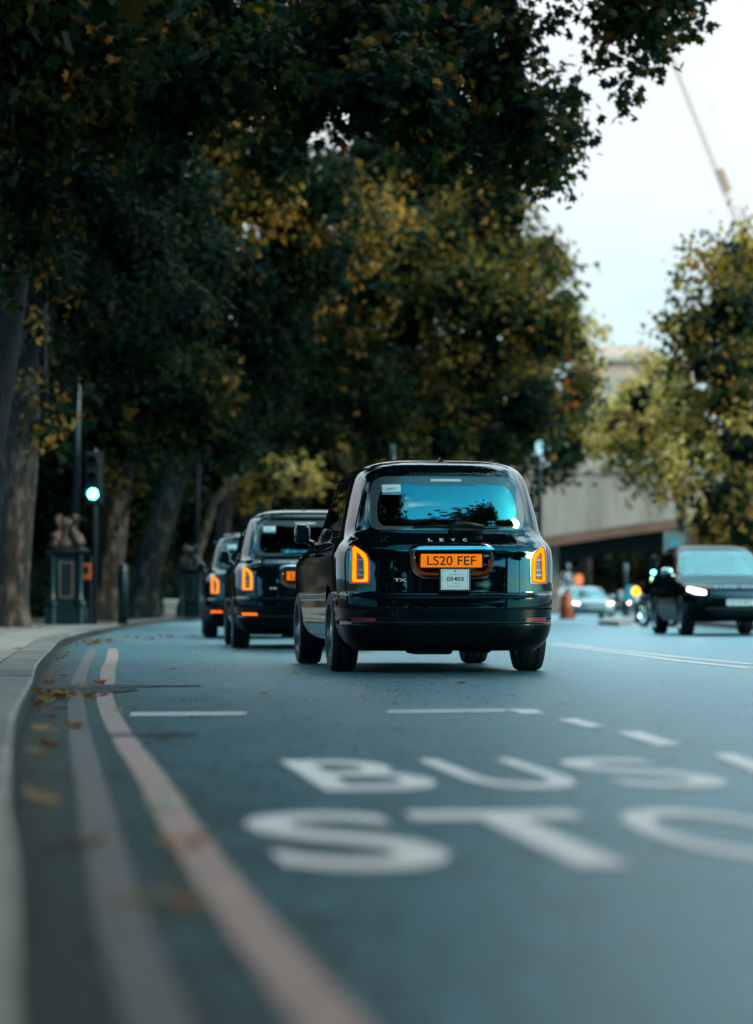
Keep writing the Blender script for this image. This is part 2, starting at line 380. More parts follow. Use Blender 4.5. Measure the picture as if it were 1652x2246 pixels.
M['patch'] = mat('newer_asphalt', (.016, .040, .048), rough=.42, var=.4, scale=14, bump=.4, bscale=90)
M['tar'] = mat('tar_seam', (.014, .022, .026), rough=.5, var=.3, scale=30)
M['dirt'] = mat('gutter_dirt', (.035, .03, .025), rough=.9, var=.6, scale=25, bump=.6, bscale=90)
M['granite'] = mat('granite_kerb', (.22, .175, .15), rough=.6, var=.35, scale=6, bump=.5, bscale=45, detail=8)
M['slab'] = mat('paving_slab_stone', (.30, .235, .195), rough=.7, var=.28, scale=4, bump=.4, bscale=40, detail=8)
M['slab2'] = mat('paving_slab_stone_darker', (.20, .155, .13), rough=.7, var=.3, scale=4, bump=.4, bscale=40, detail=8)
M['granite2'] = mat('granite_kerb_darker', (.15, .12, .105), rough=.6, var=.4, scale=6, bump=.5, bscale=45, detail=8)
M['granite_side'] = mat('dark_kerb_side', (.022, .021, .020), rough=.8, var=.5, scale=5, bump=.6, bscale=40, detail=8)  # darker tone for the upright faces of the kerb stones
M['joint'] = mat('joint_dirt', (.05, .035, .028), rough=.95, var=.5, scale=30)
M['ground'] = mat('ground_soil', (.035, .032, .026), rough=.95, var=.4, scale=.6, bump=.3, bscale=9)
M['island'] = mat('pale_paving', (.34, .31, .29), rough=.7, var=.25, scale=2)
M['concrete'] = streak_stone('rain_streaked_bridge_stone', (.40, .255, .205), (.60, .38, .30))
M['bridge_edge'] = mat('bridge_brown_edge', (.28, .11, .07), rough=.8, var=.2, scale=.6)
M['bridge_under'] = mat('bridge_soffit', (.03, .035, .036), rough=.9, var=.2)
M['rail_white'] = mat('white_railing', (.62, .68, .68), rough=.5)
M['facade'] = mat('pinkish_facade', (.97, .50, .38), rough=.7, var=.08, scale=.2)
M['facade_trim'] = mat('pale_facade_band', (.99, .62, .50), rough=.7, var=.05)
M['facade_glass'] = mat('facade_windows', (.30, .36, .38), rough=.15, var=.2)
M['crane_red'] = mat('orange_crane_paint', (.98, .42, .28), rough=.6, var=.1)
M['silver'] = mat('silver_car_paint', (.50, .58, .60), rough=.3, metal=.3, var=.08, coat=.6)
M['wall'] = mat('dark_garden_wall', (.012, .016, .016), rough=.9, var=.3, scale=1.5, bump=.3, bscale=10)

def bark(name, a, b, c):
    m, n, l, out = nodes(name)
    p = n.new('ShaderNodeBsdfPrincipled'); t = n.new('ShaderNodeTexCoord')
    mp_ = n.new('ShaderNodeMapping'); mp_.inputs['Scale'].default_value = (1, 1, .45); l.new(t.outputs['Object'], mp_.inputs[0])
    v = n.new('ShaderNodeTexNoise'); v.inputs['Scale'].default_value = 4.5; v.inputs['Detail'].default_value = 7; v.inputs['Roughness'].default_value = .65; l.new(mp_.outputs[0], v.inputs['Vector'])
    r = n.new('ShaderNodeValToRGB'); e = r.color_ramp.elements
    e[0].position = .38; e[0].color = (*a, 1); e[1].position = .62; e[1].color = (*c, 1)
    k = e.new(.5); k.color = (*b, 1)
    l.new(v.outputs[0], r.inputs[0]); l.new(r.outputs[0], p.inputs['Base Color'])
    z = n.new('ShaderNodeTexNoise'); z.inputs['Scale'].default_value = 16; z.inputs['Detail'].default_value = 6; l.new(mp_.outputs[0], z.inputs['Vector'])
    bp = n.new('ShaderNodeBump'); bp.inputs['Strength'].default_value = .8; bp.inputs['Distance'].default_value = .04
    l.new(z.outputs[0], bp.inputs['Height']); l.new(bp.outputs[0], p.inputs['Normal'])
    p.inputs['Roughness'].default_value = .85
    l.new(p.outputs[0], out.inputs[0]); return m
M['bark'] = bark('plane_bark', (.008, .005, .0035), (.032, .018, .013), (.14, .085, .062))
M['bark_dark'] = bark('dark_bark', (.004, .004, .004), (.014, .010, .008), (.04, .028, .022))

def leafmat():
    m, n, l, out = nodes('leaves')
    a = n.new('ShaderNodeAttribute'); a.attribute_name = 'leafcol'
    p = n.new('ShaderNodeBsdfPrincipled'); p.inputs['Roughness'].default_value = .5; p.inputs['Specular IOR Level'].default_value = .06
    tx = n.new('ShaderNodeTexCoord'); z = n.new('ShaderNodeTexNoise'); z.inputs['Scale'].default_value = 9; z.inputs['Detail'].default_value = 3
    l.new(tx.outputs['Object'], z.inputs['Vector'])
    mr = n.new('ShaderNodeMapRange'); mr.inputs[3].default_value = .75; mr.inputs[4].default_value = 1.85; l.new(z.outputs[0], mr.inputs[0])
    sc = n.new('ShaderNodeVectorMath'); sc.operation = 'SCALE'; l.new(a.outputs['Color'], sc.inputs[0]); l.new(mr.outputs[0], sc.inputs['Scale'])
    l.new(sc.outputs[0], p.inputs['Base Color'])
    tr = n.new('ShaderNodeBsdfTranslucent')
    ts = n.new('ShaderNodeVectorMath'); ts.operation = 'MULTIPLY'; ts.inputs[1].default_value = (1.3, 1.35, .6); l.new(sc.outputs[0], ts.inputs[0]); l.new(ts.outputs[0], tr.inputs[0])
    mx = n.new('ShaderNodeMixShader'); mx.inputs[0].default_value = .40
    l.new(p.outputs[0], mx.inputs[1]); l.new(tr.outputs[0], mx.inputs[2]); l.new(mx.outputs[0], out.inputs[0]); return m
M['leaf'] = leafmat()

# ------------------------------------------------------------------ text
_font_cache = {}
def text_mesh(txt, w, h, bold=0.0, spacing=1.0, key=None, extrude=.0):
    """text fitted into a w x h box, lower-left corner at the origin, in the XY plane"""
    cu = bpy.data.curves.new('t', 'FONT'); cu.body = txt; cu.offset = bold; cu.space_character = spacing
    cu.resolution_u = 6; cu.extrude = extrude
    o = bpy.data.objects.new('t', cu); COL.objects.link(o)
    dg = bpy.context.evaluated_depsgraph_get()
    me = bpy.data.meshes.new_from_object(o.evaluated_get(dg))
    bpy.data.objects.remove(o); bpy.data.curves.remove(cu)
    co = np.zeros(len(me.vertices) * 3); me.vertices.foreach_get('co', co); co = co.reshape(-1, 3)
    mn, mxx = co.min(0), co.max(0)
    co[:, 0] = (co[:, 0] - mn[0]) / (mxx[0] - mn[0]) * w; co[:, 1] = (co[:, 1] - mn[1]) / (mxx[1] - mn[1]) * h
    me.vertices.foreach_set('co', co.ravel()); me.update()
    me.materials.clear()
    return me
# ------------------------------------------------------------------ curved vehicle shells
def pchip(x, y, q):
    x = np.asarray(x, float); y = np.asarray(y, float); q = np.clip(np.asarray(q, float), x[0], x[-1])
    h = np.diff(x); d = np.diff(y) / h; m = np.zeros(len(x))
    m[0], m[-1] = d[0], d[-1]
    for i in range(1, len(x) - 1):
        if d[i - 1] * d[i] > 0:
            w1 = 2 * h[i] + h[i - 1]; w2 = h[i] + 2 * h[i - 1]
            m[i] = (w1 + w2) / (w1 / d[i - 1] + w2 / d[i])
    k = np.clip(np.searchsorted(x, q) - 1, 0, len(x) - 2)
    t = (q - x[k]) / h[k]
    return ((1 + 2 * t) * (1 - t) ** 2 * y[k] + t * (1 - t) ** 2 * h[k] * m[k] + t * t * (3 - 2 * t) * y[k + 1] + t * t * (t - 1) * h[k] * m[k + 1])

def inpoly(px, py, loop):
    loop = np.asarray(loop); x0, y0 = loop[:, 0], loop[:, 1]; x1, y1 = np.roll(x0, -1), np.roll(y0, -1)
    ins = np.zeros(len(px), bool)
    for a, b, c, d in zip(x0, y0, x1, y1):
        if b == d: continue
        cond = ((b > py) != (d > py))
        xi = (c - a) * (py - b) / (d - b) + a
        ins ^= cond & (px < xi)
    return ins

def rpoly(pts, r, seg=5):
    """round the corners of a polygon"""
    pts = [Vector(p) for p in pts]; n = len(pts); out = []
    rs = r if hasattr(r, '__len__') else [r] * n
    for i, p in enumerate(pts):
        a = (pts[i - 1] - p); b = (pts[(i + 1) % n] - p)
        rr = min(rs[i], a.length * .45, b.length * .45)
        if rr < 1e-4: out.append(p); continue
        A = p + a.normalized() * rr; B = p + b.normalized() * rr
        for k in range(seg + 1):
            t = k / seg
            out.append(A * (1 - t) ** 2 + p * 2 * t * (1 - t) + B * t * t)
    return [tuple(q) for q in out]

def dens(loop, step=.04):
    out = []
    n = len(loop)
    for i in range(n):
        a = Vector(loop[i]); b = Vector(loop[(i + 1) % n]); k = max(1, int((b - a).length / step))
        for j in range(k): out.append(tuple(a + (b - a) * (j / k)))
    return out

class Surf:
    def __init__(s, keys, Lr, Lf, nr, nf):
        k = np.array(keys, float); s.k = k; s.Lr, s.Lf, s.nr, s.nf = Lr, Lf, nr, nf
        w = k[:, 2].max(); ln = (k[:, 4] - k[:, 3]).max() - Lr - Lf
        s.B = np.cumsum([0, w, Lr, ln, Lf, w]); s.v0, s.v1 = k[0, 0], k[-1, 0]
    def prof(s, v):
        return [pchip(s.k[:, 0], s.k[:, i], v) for i in (1, 2, 3, 4)]
    def S(s, m, v):
        m = np.asarray(m, float); v = np.asarray(v, float)
        W2 = 2 * s.B[-1]; m = np.where(m > s.B[-1], m - W2, m)      # the ring closes at the front centre
        u = np.interp(np.abs(m), s.B, [0, 1, 2, 3, 4, 5]); sg = np.where(m < 0, -1.0, 1.0)
        z, w, yr, yf = s.prof(v)
        Lr = np.minimum(s.Lr, (yf - yr) * .45); Lf = np.minimum(s.Lf, (yf - yr) * .45)
        a = np.where(u <= 1, u, 1.0); b = np.where(u <= 1, 1.0, np.clip(2 - u, 0, 1))
        N = (a ** s.nr + b ** s.nr) ** (1 / s.nr)
        x1 = w * a / N; y1 = yr + Lr - Lr * b / N
        t = np.clip(u - 2, 0, 1); y2 = (yr + Lr) * (1 - t) + (yf - Lf) * t
        a = np.where(u >= 4, np.clip(5 - u, 0, 1), 1.0); b = np.where(u >= 4, 1.0, np.clip(u - 3, 0, 1))
        N = (a ** s.nf + b ** s.nf) ** (1 / s.nf)
        x3 = w * a / N; y3 = yf - Lf + Lf * b / N
        x = np.where(u <= 2, x1, np.where(u <= 3, w, x3)); y = np.where(u <= 2, y1, np.where(u <= 3, y2, y3))
        return np.stack([x * sg, y, z], -1)
    def Nrm(s, m, v, e=.004):
        m = np.asarray(m, float); v = np.clip(np.asarray(v, float), s.v0 + e, s.v1 - e)
        du = s.S(m + e, v) - s.S(m - e, v); dv = s.S(m, v + e) - s.S(m, v - e)
        n = np.cross(du, dv); l = np.linalg.norm(n, axis=-1, keepdims=True)
        return n / np.maximum(l, 1e-9)
    def RX(s, x, v):
        z, w, yr, yf = [float(q) for q in s.prof(np.array([v]))] if False else [float(q[0]) for q in s.prof(np.array([v]))]
        q = min(abs(x) / w, .9999); n = s.nr
        u = (q ** n / (1 - q ** n)) ** (1 / n) if q ** n <= .5 else 2 - (q ** -n - 1) ** (1 / n)
        return (math.copysign(float(np.interp(u, [0, 1, 2, 3, 4, 5], s.B)), x), v)
    def FX(s, x, v):
        z, w, yr, yf = [float(q[0]) for q in s.prof(np.array([v]))]
        q = min(abs(x) / w, .9999); n = s.nf
        u = (q ** n / (1 - q ** n)) ** (1 / n) if q ** n <= .5 else 2 - (q ** -n - 1) ** (1 / n)
        q = float(np.interp(5 - u, [0, 1, 2, 3, 4, 5], s.B)); return (q if x >= 0 else 2 * s.B[-1] - q, v)
    def SY(s, y, v, sg):
        z, w, yr, yf = [float(q[0]) for q in s.prof(np.array([v]))]
        Lr = min(s.Lr, (yf - yr) * .45); Lf = min(s.Lf, (yf - yr) * .45)
        if y < yr + Lr:
            q = min((yr + Lr - y) / Lr, .9999); n = s.nr
            u = 2 - (q ** n / (1 - q ** n)) ** (1 / n) if q ** n <= .5 else (q ** -n - 1) ** (1 / n)
        elif y > yf - Lf:
            q = min((y - yf + Lf) / Lf, .9999); n = s.nf
            u = 3 + (q ** n / (1 - q ** n)) ** (1 / n) if q ** n <= .5 else 5 - (q ** -n - 1) ** (1 / n)
        else: u = 2 + (y - yr - Lr) / (yf - Lf - yr - Lr)
        return (sg * float(np.interp(u, [0, 1, 2, 3, 4, 5], s.B)), v)
    def both(s, lp): return [lp, [(m - 2 * s.B[-1], v) for m, v in lp]]
    def rl(s, pts, r=0, step=.04): return [s.RX(x, v) for x, v in dens(rpoly(pts, r) if r else pts, step)]
    def fl(s, pts, r=0, step=.04): return [s.FX(x, v) for x, v in dens(rpoly(pts, r) if r else pts, step)]
    def sl(s, pts, sg, r=0, step=.04): return [s.SY(y, v, sg) for y, v in dens(rpoly(pts, r) if r else pts, step)]

def patch(s, name, outer, holes, mat_, parent, off=0.0, flange=.02, step=(.05, .04), extra_v=()):
    """a panel of the shell: the part of it inside `outer` and outside `holes`, its edges turned inwards"""
    o = np.array(outer); lo, hi = o.min(0), o.max(0)
    pts = []; edges = []
    for lp in [outer] + list(holes):
        b = len(pts); n = len(lp); pts += [Vector(p) for p in lp]; edges += [(b + i, b + (i + 1) % n) for i in range(n)]
    gm = np.arange(lo[0] + step[0] * .5, hi[0], step[0]); gv = np.arange(lo[1] + step[1] * .5, hi[1], step[1])
    if len(gm) and len(gv):
        A, B_ = np.meshgrid(gm, gv); A = A.ravel(); B_ = B_.ravel()
        jit = (np.arange(len(A)) % 2) * 1e-4; A = A + jit
        keep = inpoly(A, B_, outer)
        for h in holes: keep &= ~inpoly(A, B_, h)
        allp = np.array([tuple(p) for p in pts])
        A, B_ = A[keep], B_[keep]
        if len(A):
            d = np.full(len(A), 9.0)
            for q in allp: d = np.minimum(d, (A - q[0]) ** 2 + (B_ - q[1]) ** 2)
            k2 = d > (min(step) * .35) ** 2
            pts += [Vector((a, b)) for a, b in zip(A[k2], B_[k2])]
    vs, es, fs, _, _, _ = delaunay_2d_cdt(pts, edges, [], 0, 1e-6)
    uv = np.array([tuple(p) for p in vs]); tri = np.array([f for f in fs if len(f) == 3])
    c = uv[tri].mean(1)
    keep = inpoly(c[:, 0], c[:, 1], outer)
    for h in holes: keep &= ~inpoly(c[:, 0], c[:, 1], h)
    tri = tri[keep]
    a, b, cc = uv[tri[:, 0]], uv[tri[:, 1]], uv[tri[:, 2]]
    area = (b[:, 0] - a[:, 0]) * (cc[:, 1] - a[:, 1]) - (b[:, 1] - a[:, 1]) * (cc[:, 0] - a[:, 0])
    tri[area < 0] = tri[area < 0][:, ::-1]
    tri = tri[np.abs(area) > 1e-9]
    used = np.unique(tri); rm = -np.ones(len(uv), int); rm[used] = np.arange(len(used)); tri = rm[tri]; uv = uv[used]
    pos = s.S(uv[:, 0], uv[:, 1]); nr = s.Nrm(uv[:, 0], uv[:, 1])
    pos = pos + nr * off
    V = [pos]; NN = [nr]; F = [tuple(t) for t in tri]
    if flange:
        cnt = {}
        for t in tri:
            for i in range(3):
                e = (t[i], t[(i + 1) % 3]); cnt[e] = 1
        be = [e for e in cnt if (e[1], e[0]) not in cnt]
        base = len(pos)
        for (i, j) in be:
            ed = pos[j] - pos[i]; nn = np.cross(ed, nr[i]); nn = nn / max(np.linalg.norm(nn), 1e-9)
            q = np.array([pos[i], pos[j], pos[j] - nr[j] * flange, pos[i] - nr[i] * flange])
            V.append(q); NN.append(np.array([nn] * 4)); F.append((base, base + 3, base + 2, base + 1)); base += 4
    V = np.concatenate(V); NN = np.concatenate(NN)
    me = bpy.data.meshes.new(name); me.from_pydata(V.tolist(), [], F); me.shade_smooth()
    me.materials.append(mat_)
    me.normals_split_custom_set_from_vertices([tuple(n) for n in NN])
    return link(name, me, None, parent)

def wheel(parent, x, y, r, wd, side, spokes=10, rimr=.66):
    """tyre and rim; side = -1 left, 1 right (which way the rim faces)"""
    w = MB(); h = wd / 2
    prof = [(r * .68, -h), (r * .86, -h * 1.04), (r * .955, -h * .96), (r, -h * .70), (r, -h * .42), (r - .009, -h * .40), (r - .009, -h * .34), (r, -h * .32), (r, h * .32), (r - .009, h * .34), (r - .009, h * .40), (r, h * .42), (r, h * .70), (r * .955, h * .96), (r * .86, h * 1.04), (r * .68, h)]
    w.lathe(prof, 40, axis='x', caps=False)
    t = w.build('wheel', M['rubber'], parent, auto=True); t.location = (x, y, r)
    q = MB(); a = side * (h - .01)
    q.lathe([(r * .70, -side * h * .9), (r * .70, a), (r * .66, a + side * .004), (r * .62, a - side * .03), (r * .60, -side * h * .9)], 36, axis='x', caps=False)
    q.lathe([(r * .17, a - side * .06), (r * .17, a - side * .012), (r * .10, a - side * .004), (.001, a)], 20, axis='x', caps=False)
    for k in range(spokes):
        an = 2 * math.pi * k / spokes
        rot = Matrix.Rotation(an, 3, 'X')
        q.box(rot @ Vector((a - side * .03, 0, r * .39)), (.022, r * .13, r * .50), rot)
    rim = q.build('rim', M['alloy'], t, auto=True)
    d = MB().lathe([(r * .52, a - side * .10), (r * .52, a - side * .09)], 24, axis='x')
    d.build('brake_disc', M['dark'], t)
    return t

# ------------------------------------------------------------------ the taxi
TK = [  # v, z, half width, rear y, front y
    (.19, .19, .80, .13, 4.66), (.26, .26, .865, .050, 4.72), (.33, .33, .895, .012, 4.76), (.415, .415, .912, -.004, 4.79),
    (.432, .432, .912, .016, 4.80), (.55, .55, .920, .014, 4.82), (.64, .64, .926, .022, 4.83), (.665, .665, .932, .048, 4.83), (.80, .80, .938, .052, 4.82),
    (.94, .94, .940, .060, 4.74), (1.02, 1.02, .935, .074, 4.35), (1.07, 1.07, .922, .098, 3.95), (1.11, 1.11, .900, .132, 3.60),
    (1.15, 1.15, .872, .178, 3.42), (1.19, 1.19, .855, .208, 3.34), (1.30, 1.30, .832, .238, 3.17), (1.45, 1.45, .800, .285, 2.98),
    (1.60, 1.60, .763, .345, 2.80), (1.68, 1.68, .735, .388, 2.68), (1.73, 1.728, .700, .425, 2.58), (1.77, 1.762, .655, .475, 2.48),
    (1.81, 1.79, .590, .55, 2.36), (1.86, 1.815, .49, .70, 2.20), (1.92, 1.838, .36, .92, 2.02), (2.00, 1.855, .20, 1.2, 1.85), (2.06, 1.862, .10, 1.38, 1.72), (2.12, 1.865, .004, 1.5, 1.6)]
TS = Surf(TK, .72, .85, 4.3, 3.0)

def lamp_outer(sg):
    # tall lamp: slanted top falling towards the middle of the car
    return [(sg * .845, .745), (sg * .835, 1.075), (sg * .805, 1.085), (sg * .69, 1.01), (sg * .668, .95), (sg * .668, .745)]

def make_taxi(loc, rz, lit_fog, plate, label, detail=True):
    root = empty('taxi', loc, rz)
    tag(root, label, 'taxi', 'black taxis driving ahead in the lane')
    s = TS; mm = s.B[-1] - .001
    outer = [(-mm, .19), (mm, .19), (mm, 2.12), (-mm, 2.12)]
    outer = dens(outer, .06)
    tail = [(-.585, .672), (.585, .672), (.585, 1.02), (.565, 1.10), (.55, 1.172), (-.55, 1.172), (-.565, 1.10), (-.585, 1.02)]
    rw = [(-.665, 1.20), (.665, 1.20), (.675, 1.40), (.625, 1.665), (-.625, 1.665), (-.675, 1.40)]
    rwl = s.rl(rw, [.09, .09, .3, .17, .17, .3], .03)
    roofband = s.rl([(-.56, 1.678), (.56, 1.678), (.53, 1.80), (-.53, 1.80)], 0)
    taill = s.rl(tail, 0)
    archs = []; doors = []; wins = []; quarters = []
    for sg in (-1, 1):
        for yc in (1.02, 4.005):
            c = []
            for k in range(28):
                a = 2 * math.pi * k / 28
                c.append(s.SY(yc + .395 * math.cos(a), max(.1901, .35 + .395 * math.sin(a)), sg))
            archs.append(c)
        rear_door = [(1.07, 1.66), (1.96, 1.69), (1.97, .30), (1.50, .30), (1.44, .56), (1.28, .72), (1.07, .79)]
        front_door = [(1.985, 1.69), (2.62, 1.68), (3.05, 1.20), (3.28, .98), (3.34, .30), (1.985, .30)]
        doors.append((sg, rear_door, [(1.13, 1.62), (1.91, 1.645), (1.91, 1.22), (1.13, 1.21)]))
        doors.append((sg, front_door, [(2.04, 1.645), (2.50, 1.635), (2.88, 1.27), (2.90, 1.22), (2.04, 1.22)]))
        quarters.append((sg, [(.62, 1.22), (.70, 1.60), (1.02, 1.63), (1.02, 1.22)]))
    # bumper region follows the rear below z .657 round to the wheel arches
    mb = abs(s.SY(.63, .45, 1)[0])
    bump = dens([(-mb, .19), (mb, .19), (mb, .655), (-mb, .655)], .05)
    ws = [(-.70, 1.17), (.70, 1.17), (.66, 1.62), (-.66, 1.62)]
    wsl = s.fl(ws, .08)
    def hole(lp, g=.0): return lp
    dl = [s.sl(d[1], d[0], .05) for d in doors]; ql = [s.sl(q[1], q[0], .06, .03) for q in quarters]
    lampl = [s.rl(lamp_outer(sg), [.02, .02, .03, .10, .05, .03], .02) for sg in (-1, 1)]
    patch(s, 'body', outer, [bump, taill, rwl, roofband] + archs + dl + ql + lampl + s.both(wsl), M['paint'], root, flange=.03)
    # bumper with the crease and reflectors
    inb = dens([(-mb + .004, .191), (mb - .004, .191), (mb - .004, .650), (-mb + .004, .650)], .05)
    refl = [s.rl([(sg * .63, .437), (sg * .82, .439), (sg * .83, .467), (sg * .64, .464)], 0) for sg in (-1, 1)]
    bo = patch(s, 'bumper', inb, archs + refl, M['paint_low'], root, off=.004, flange=.03, step=(.05, .02))
    for k, sg in enumerate((-1, 1)):
        patch(s, 'reflector', refl[k], [], M['fog_red'] if lit_fog else M['red_plastic'], root, off=.003, flange=.02)
    # bright lower edge of the bumper step
    crease = s.rl([(-.80, .417), (.80, .417), (.80, .4235), (-.80, .4235)], 0)
    patch(s, 'bumper_trim', crease, [], M['chrome'] if False else M['lamp_bar'] if False else M['black_plastic'], root, off=.010, flange=.01)
    # tailgate
    tin = [(-.580, .677), (.580, .677), (.580, 1.02), (.560, 1.10), (.545, 1.167), (-.545, 1.167), (-.560, 1.10), (-.580, 1.02)]
    rec = [(-.345, 1.045), (.365, 1.045), (.365, .93), (.335, .83), (.25, .795), (-.24, .795), (-.315, .83), (-.345, .93)]
    recl = s.rl(rec, [.02, .02, .05, .09, .05, .05, .09, .05], .03)
    tg = patch(s, 'tailgate', s.rl(tin, 0), [recl], M['paint'], root, off=.0, flange=.045, step=(.05, .02))
    rin = [(x * .87 + .001, 1.045 - (1.045 - z) * .80) for x, z in rec]
    rr_ = [.02, .02, .05, .09, .05, .05, .09, .05]
    def samp(loop, n=72):
        P2 = [Vector(p) for p in rpoly(loop, rr_)]; L = [0]
        for i in range(len(P2)): L.append(L[-1] + (P2[(i + 1) % len(P2)] - P2[i]).length)
        out = []
        for k in range(n):
            t = L[-1] * k / n; i = max(j for j in range(len(P2)) if L[j] <= t + 1e-9)
            out.append(P2[i].lerp(P2[(i + 1) % len(P2)], (t - L[i]) / max(1e-9, L[i + 1] - L[i])))
        return out
    oa, ob = samp(rec), samp(rin); n = len(oa); rings = []
    for t, d in ((0, 0), (.12, -.004), (.35, -.020), (.65, -.036), (1, -.042)):
        q = [s.RX(*tuple(p.lerp(p2, t))) for p, p2 in zip(oa, ob)]; qm = np.array([m for m, v in q]); qv = np.array([v for m, v in q])
        rings.append(s.S(qm, qv) + s.Nrm(qm, qv) * d)
    rb = MB(); rb.add([tuple(p) for r_ in rings for p in r_], [(i * n + k, i * n + (k + 1) % n, (i + 1) * n + (k + 1) % n, (i + 1) * n + k) for i in range(len(rings) - 1) for k in range(n)])
    rb.build('recess_rim', M['paint'], tg, smooth=True)
    patch(s, 'plate_recess', [s.RX(*tuple(p)) for p in ob], [], M['paint'], tg, off=-.042, flange=0)
    # chrome grip above the plate
    g = MB(); n = 18
    pr = []
    for k in range(n + 1):
        x = -.352 + .71 * k / n; e = min(1, min(k, n - k) / 1.5)
        pr.append((x, e))
    vs = []; fs = []
    for x, e in pr:
        y = .046 + .03 * abs(x) ** 3
        hh = .012 + .046 * e ** .5
        for (dy, dz) in ((.02, hh), (-.012, hh * .8), (-.034, hh * .35), (-.04, 0), (-.03, -.012), (.02, -.012)):
            vs.append((x, y + dy, 1.035 + dz))
    for i in range(n):
        for j in range(6): fs.append((i * 6 + j, i * 6 + (j + 1) % 6, (i + 1) * 6 + (j + 1) % 6, (i + 1) * 6 + j))
    fs += [tuple(range(5, -1, -1)), tuple(n * 6 + j for j in range(6))]
    g.add(vs, fs); g.build('boot_handle', M['chrome'], tg, auto=True)
    # number plate
    npx, npz = -.0, .943
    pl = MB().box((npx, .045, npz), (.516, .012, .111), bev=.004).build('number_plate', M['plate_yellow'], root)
    me = text_mesh(plate, .415, .077, bold=.012); me.materials.append(M['plate_black'])
    t = link('lettering', me, None, pl); t.location = (npx - .2075, .0385, npz - .0385); t.rotation_euler = (R(90), 0, 0)
    # small sticker beside the plate
    st = MB().box((.298, .070, .985), (.045, .003, .022)).build('sticker', M['trim_grey'], tg)
    # licence plate on its bracket
    lp_ = MB().box((.024, .026, .785), (.268, .022, .200), bev=.006).build('licence_plate', M['black_plastic'], root)
    MB().box((.024, .0135, .785), (.238, .006, .172), bev=.002).build('plate_face', M['plate_white'], lp_)
    for txt, w_, h_, cx_, cz_, mt in (('05403', .145, .036, .026, .79, 'plate_black'), ('Licensed Taxi', .105, .011, .024, .83, 'sticker_teal'), ('LONDON', .052, .008, .026, .752, 'ink_grey'), ('VEHICLE  EXPIRES   4', .135, .009, .022, .728, 'ink_grey')):
        me = text_mesh(txt, w_, h_, bold=.02 if h_ > .03 else .0); me.materials.append(M[mt])
        t = link('lettering', me, None, lp_); t.location = (cx_ - w_ / 2, .0098, cz_ - h_ / 2); t.rotation_euler = (R(90), 0, 0)
    e = MB(); e.lathe([(.009, 0), (.009, .001)], 14, axis='y'); ob = e.build('emblem', M['ink_blue'], lp_); ob.location = (.024, .0095, .856)
    fr = MB()
    for (cx_, cz_, w_, h_) in ((.024, .865, .212, .0015), (.024, .706, .212, .0015), (-.082, .785, .0015, .158), (.130, .785, .0015, .158)):
        fr.box((cx_, .0098, cz_), (w_, .001, h_))
    fr.build('border_line', M['ink_grey'], lp_)
    # badges
    for ch, x in (('L', -.168), ('E', -.072), ('V', .027), ('C', .127)):
        me = text_mesh(ch, .034, .034, bold=.03, extrude=.003); me.materials.append(M['lamp_bar'])
        t = link('badge_letter', me, None, tg); p_ = s.S([s.RX(x, 1.112)[0]], [1.112])[0]; nn = s.Nrm([s.RX(x, 1.112)[0]], [1.112])[0]
        t.location = (x - .016, p_[1] + nn[1] * .008 , p_[2] + nn[2] * .008 - .012); t.rotation_euler = (math.atan2(-nn[1], nn[2]), 0, 0)
    me = text_mesh('TX', .105, .026, bold=.03, extrude=.003); me.materials.append(M['lamp_bar'])
    t = link('model_badge', me, None, tg); t.location = (-.485, .040, .768); t.rotation_euler = (R(90), 0, 0)
    # tail lamps
    for k, sg in enumerate((-1, 1)):
        def inset(f, dz=0.0):
            c = (sg * .757, .905)
            pts = lamp_outer(sg); out = []
            for x, z in pts: out.append((c[0] + (x - c[0]) * f[0], c[1] + (z - c[1]) * f[1] + dz))
            return s.rl(out, [.018, .018, .02, .07, .03, .02], .02)
        a0 = lampl[k]; a1 = inset((.95, .965)); a2 = inset((.80, .915)); a25 = inset((.70, .87)); a3 = inset((.36, .68), -.012); a4 = inset((.28, .64), -.014)
        lp = patch(s, 'tail_lamp', a0, [a1], M['paint'], root, off=.0, flange=.03)
        patch(s, 'bezel', a1, [a2], M['dull_chrome'], lp, off=.006, flange=.012)
        patch(s, 'red_edge', a2, [a25], M['lamp_rim'], lp, off=.003, flange=.01)
        patch(s, 'light_ring', a25, [a3], M['lamp_glow'], lp, off=.005, flange=.01)
        patch(s, 'inner_edge', a3, [a4], M['lamp_rim'], lp, off=.003, flange=.01)
        patch(s, 'centre_lens', a4, [], M['lamp_core'], lp, off=-.004, flange=0)
        for zz, hh in ((.945, .010), (.86, .010), (.815, .018)):
            b_ = s.rl([(sg * .725, zz), (sg * .782, zz), (sg * .782, zz + hh), (sg * .725, zz + hh)], 0)
            patch(s, 'lens_bar', b_, [], M['lamp_bar'], lp, off=.001, flange=.004)
    # rear window: dark border + clear glass
    inner = [(-.585, 1.235), (.585, 1.235), (.60, 1.40), (.55, 1.585), (.30, 1.60), (.24, 1.585), (-.24, 1.585), (-.30, 1.60), (-.55, 1.585), (-.60, 1.40)]
    g1 = [(x * .993, z + (.003 if z < 1.3 else -.003)) for x, z in rw]
    rwo = patch(s, 'rear_window', s.rl(g1, [.09, .09, .3, .17, .17, .3], .03), [], M['glass_rear'], root, off=.0, flange=.004)
    # edge band over the glass, greyed to imitate reflected sky, with the high stop lamp in it
    patch(s, 'window_border', s.rl(g1, [.09, .09, .3, .17, .17, .3], .03), [s.rl(inner, [.10, .10, .2, .12, 0, .02, .02, 0, .12, .2], .03)], M['frit_sky_grey'], rwo, off=.0015, flange=.002)
    stl = s.rl([(-.135, 1.618), (.135, 1.618), (.13, 1.64), (-.13, 1.64)], 0)
    patch(s, 'stop_lamp', stl, [], M['lamp_bar'], rwo, off=.003, flange=.0)
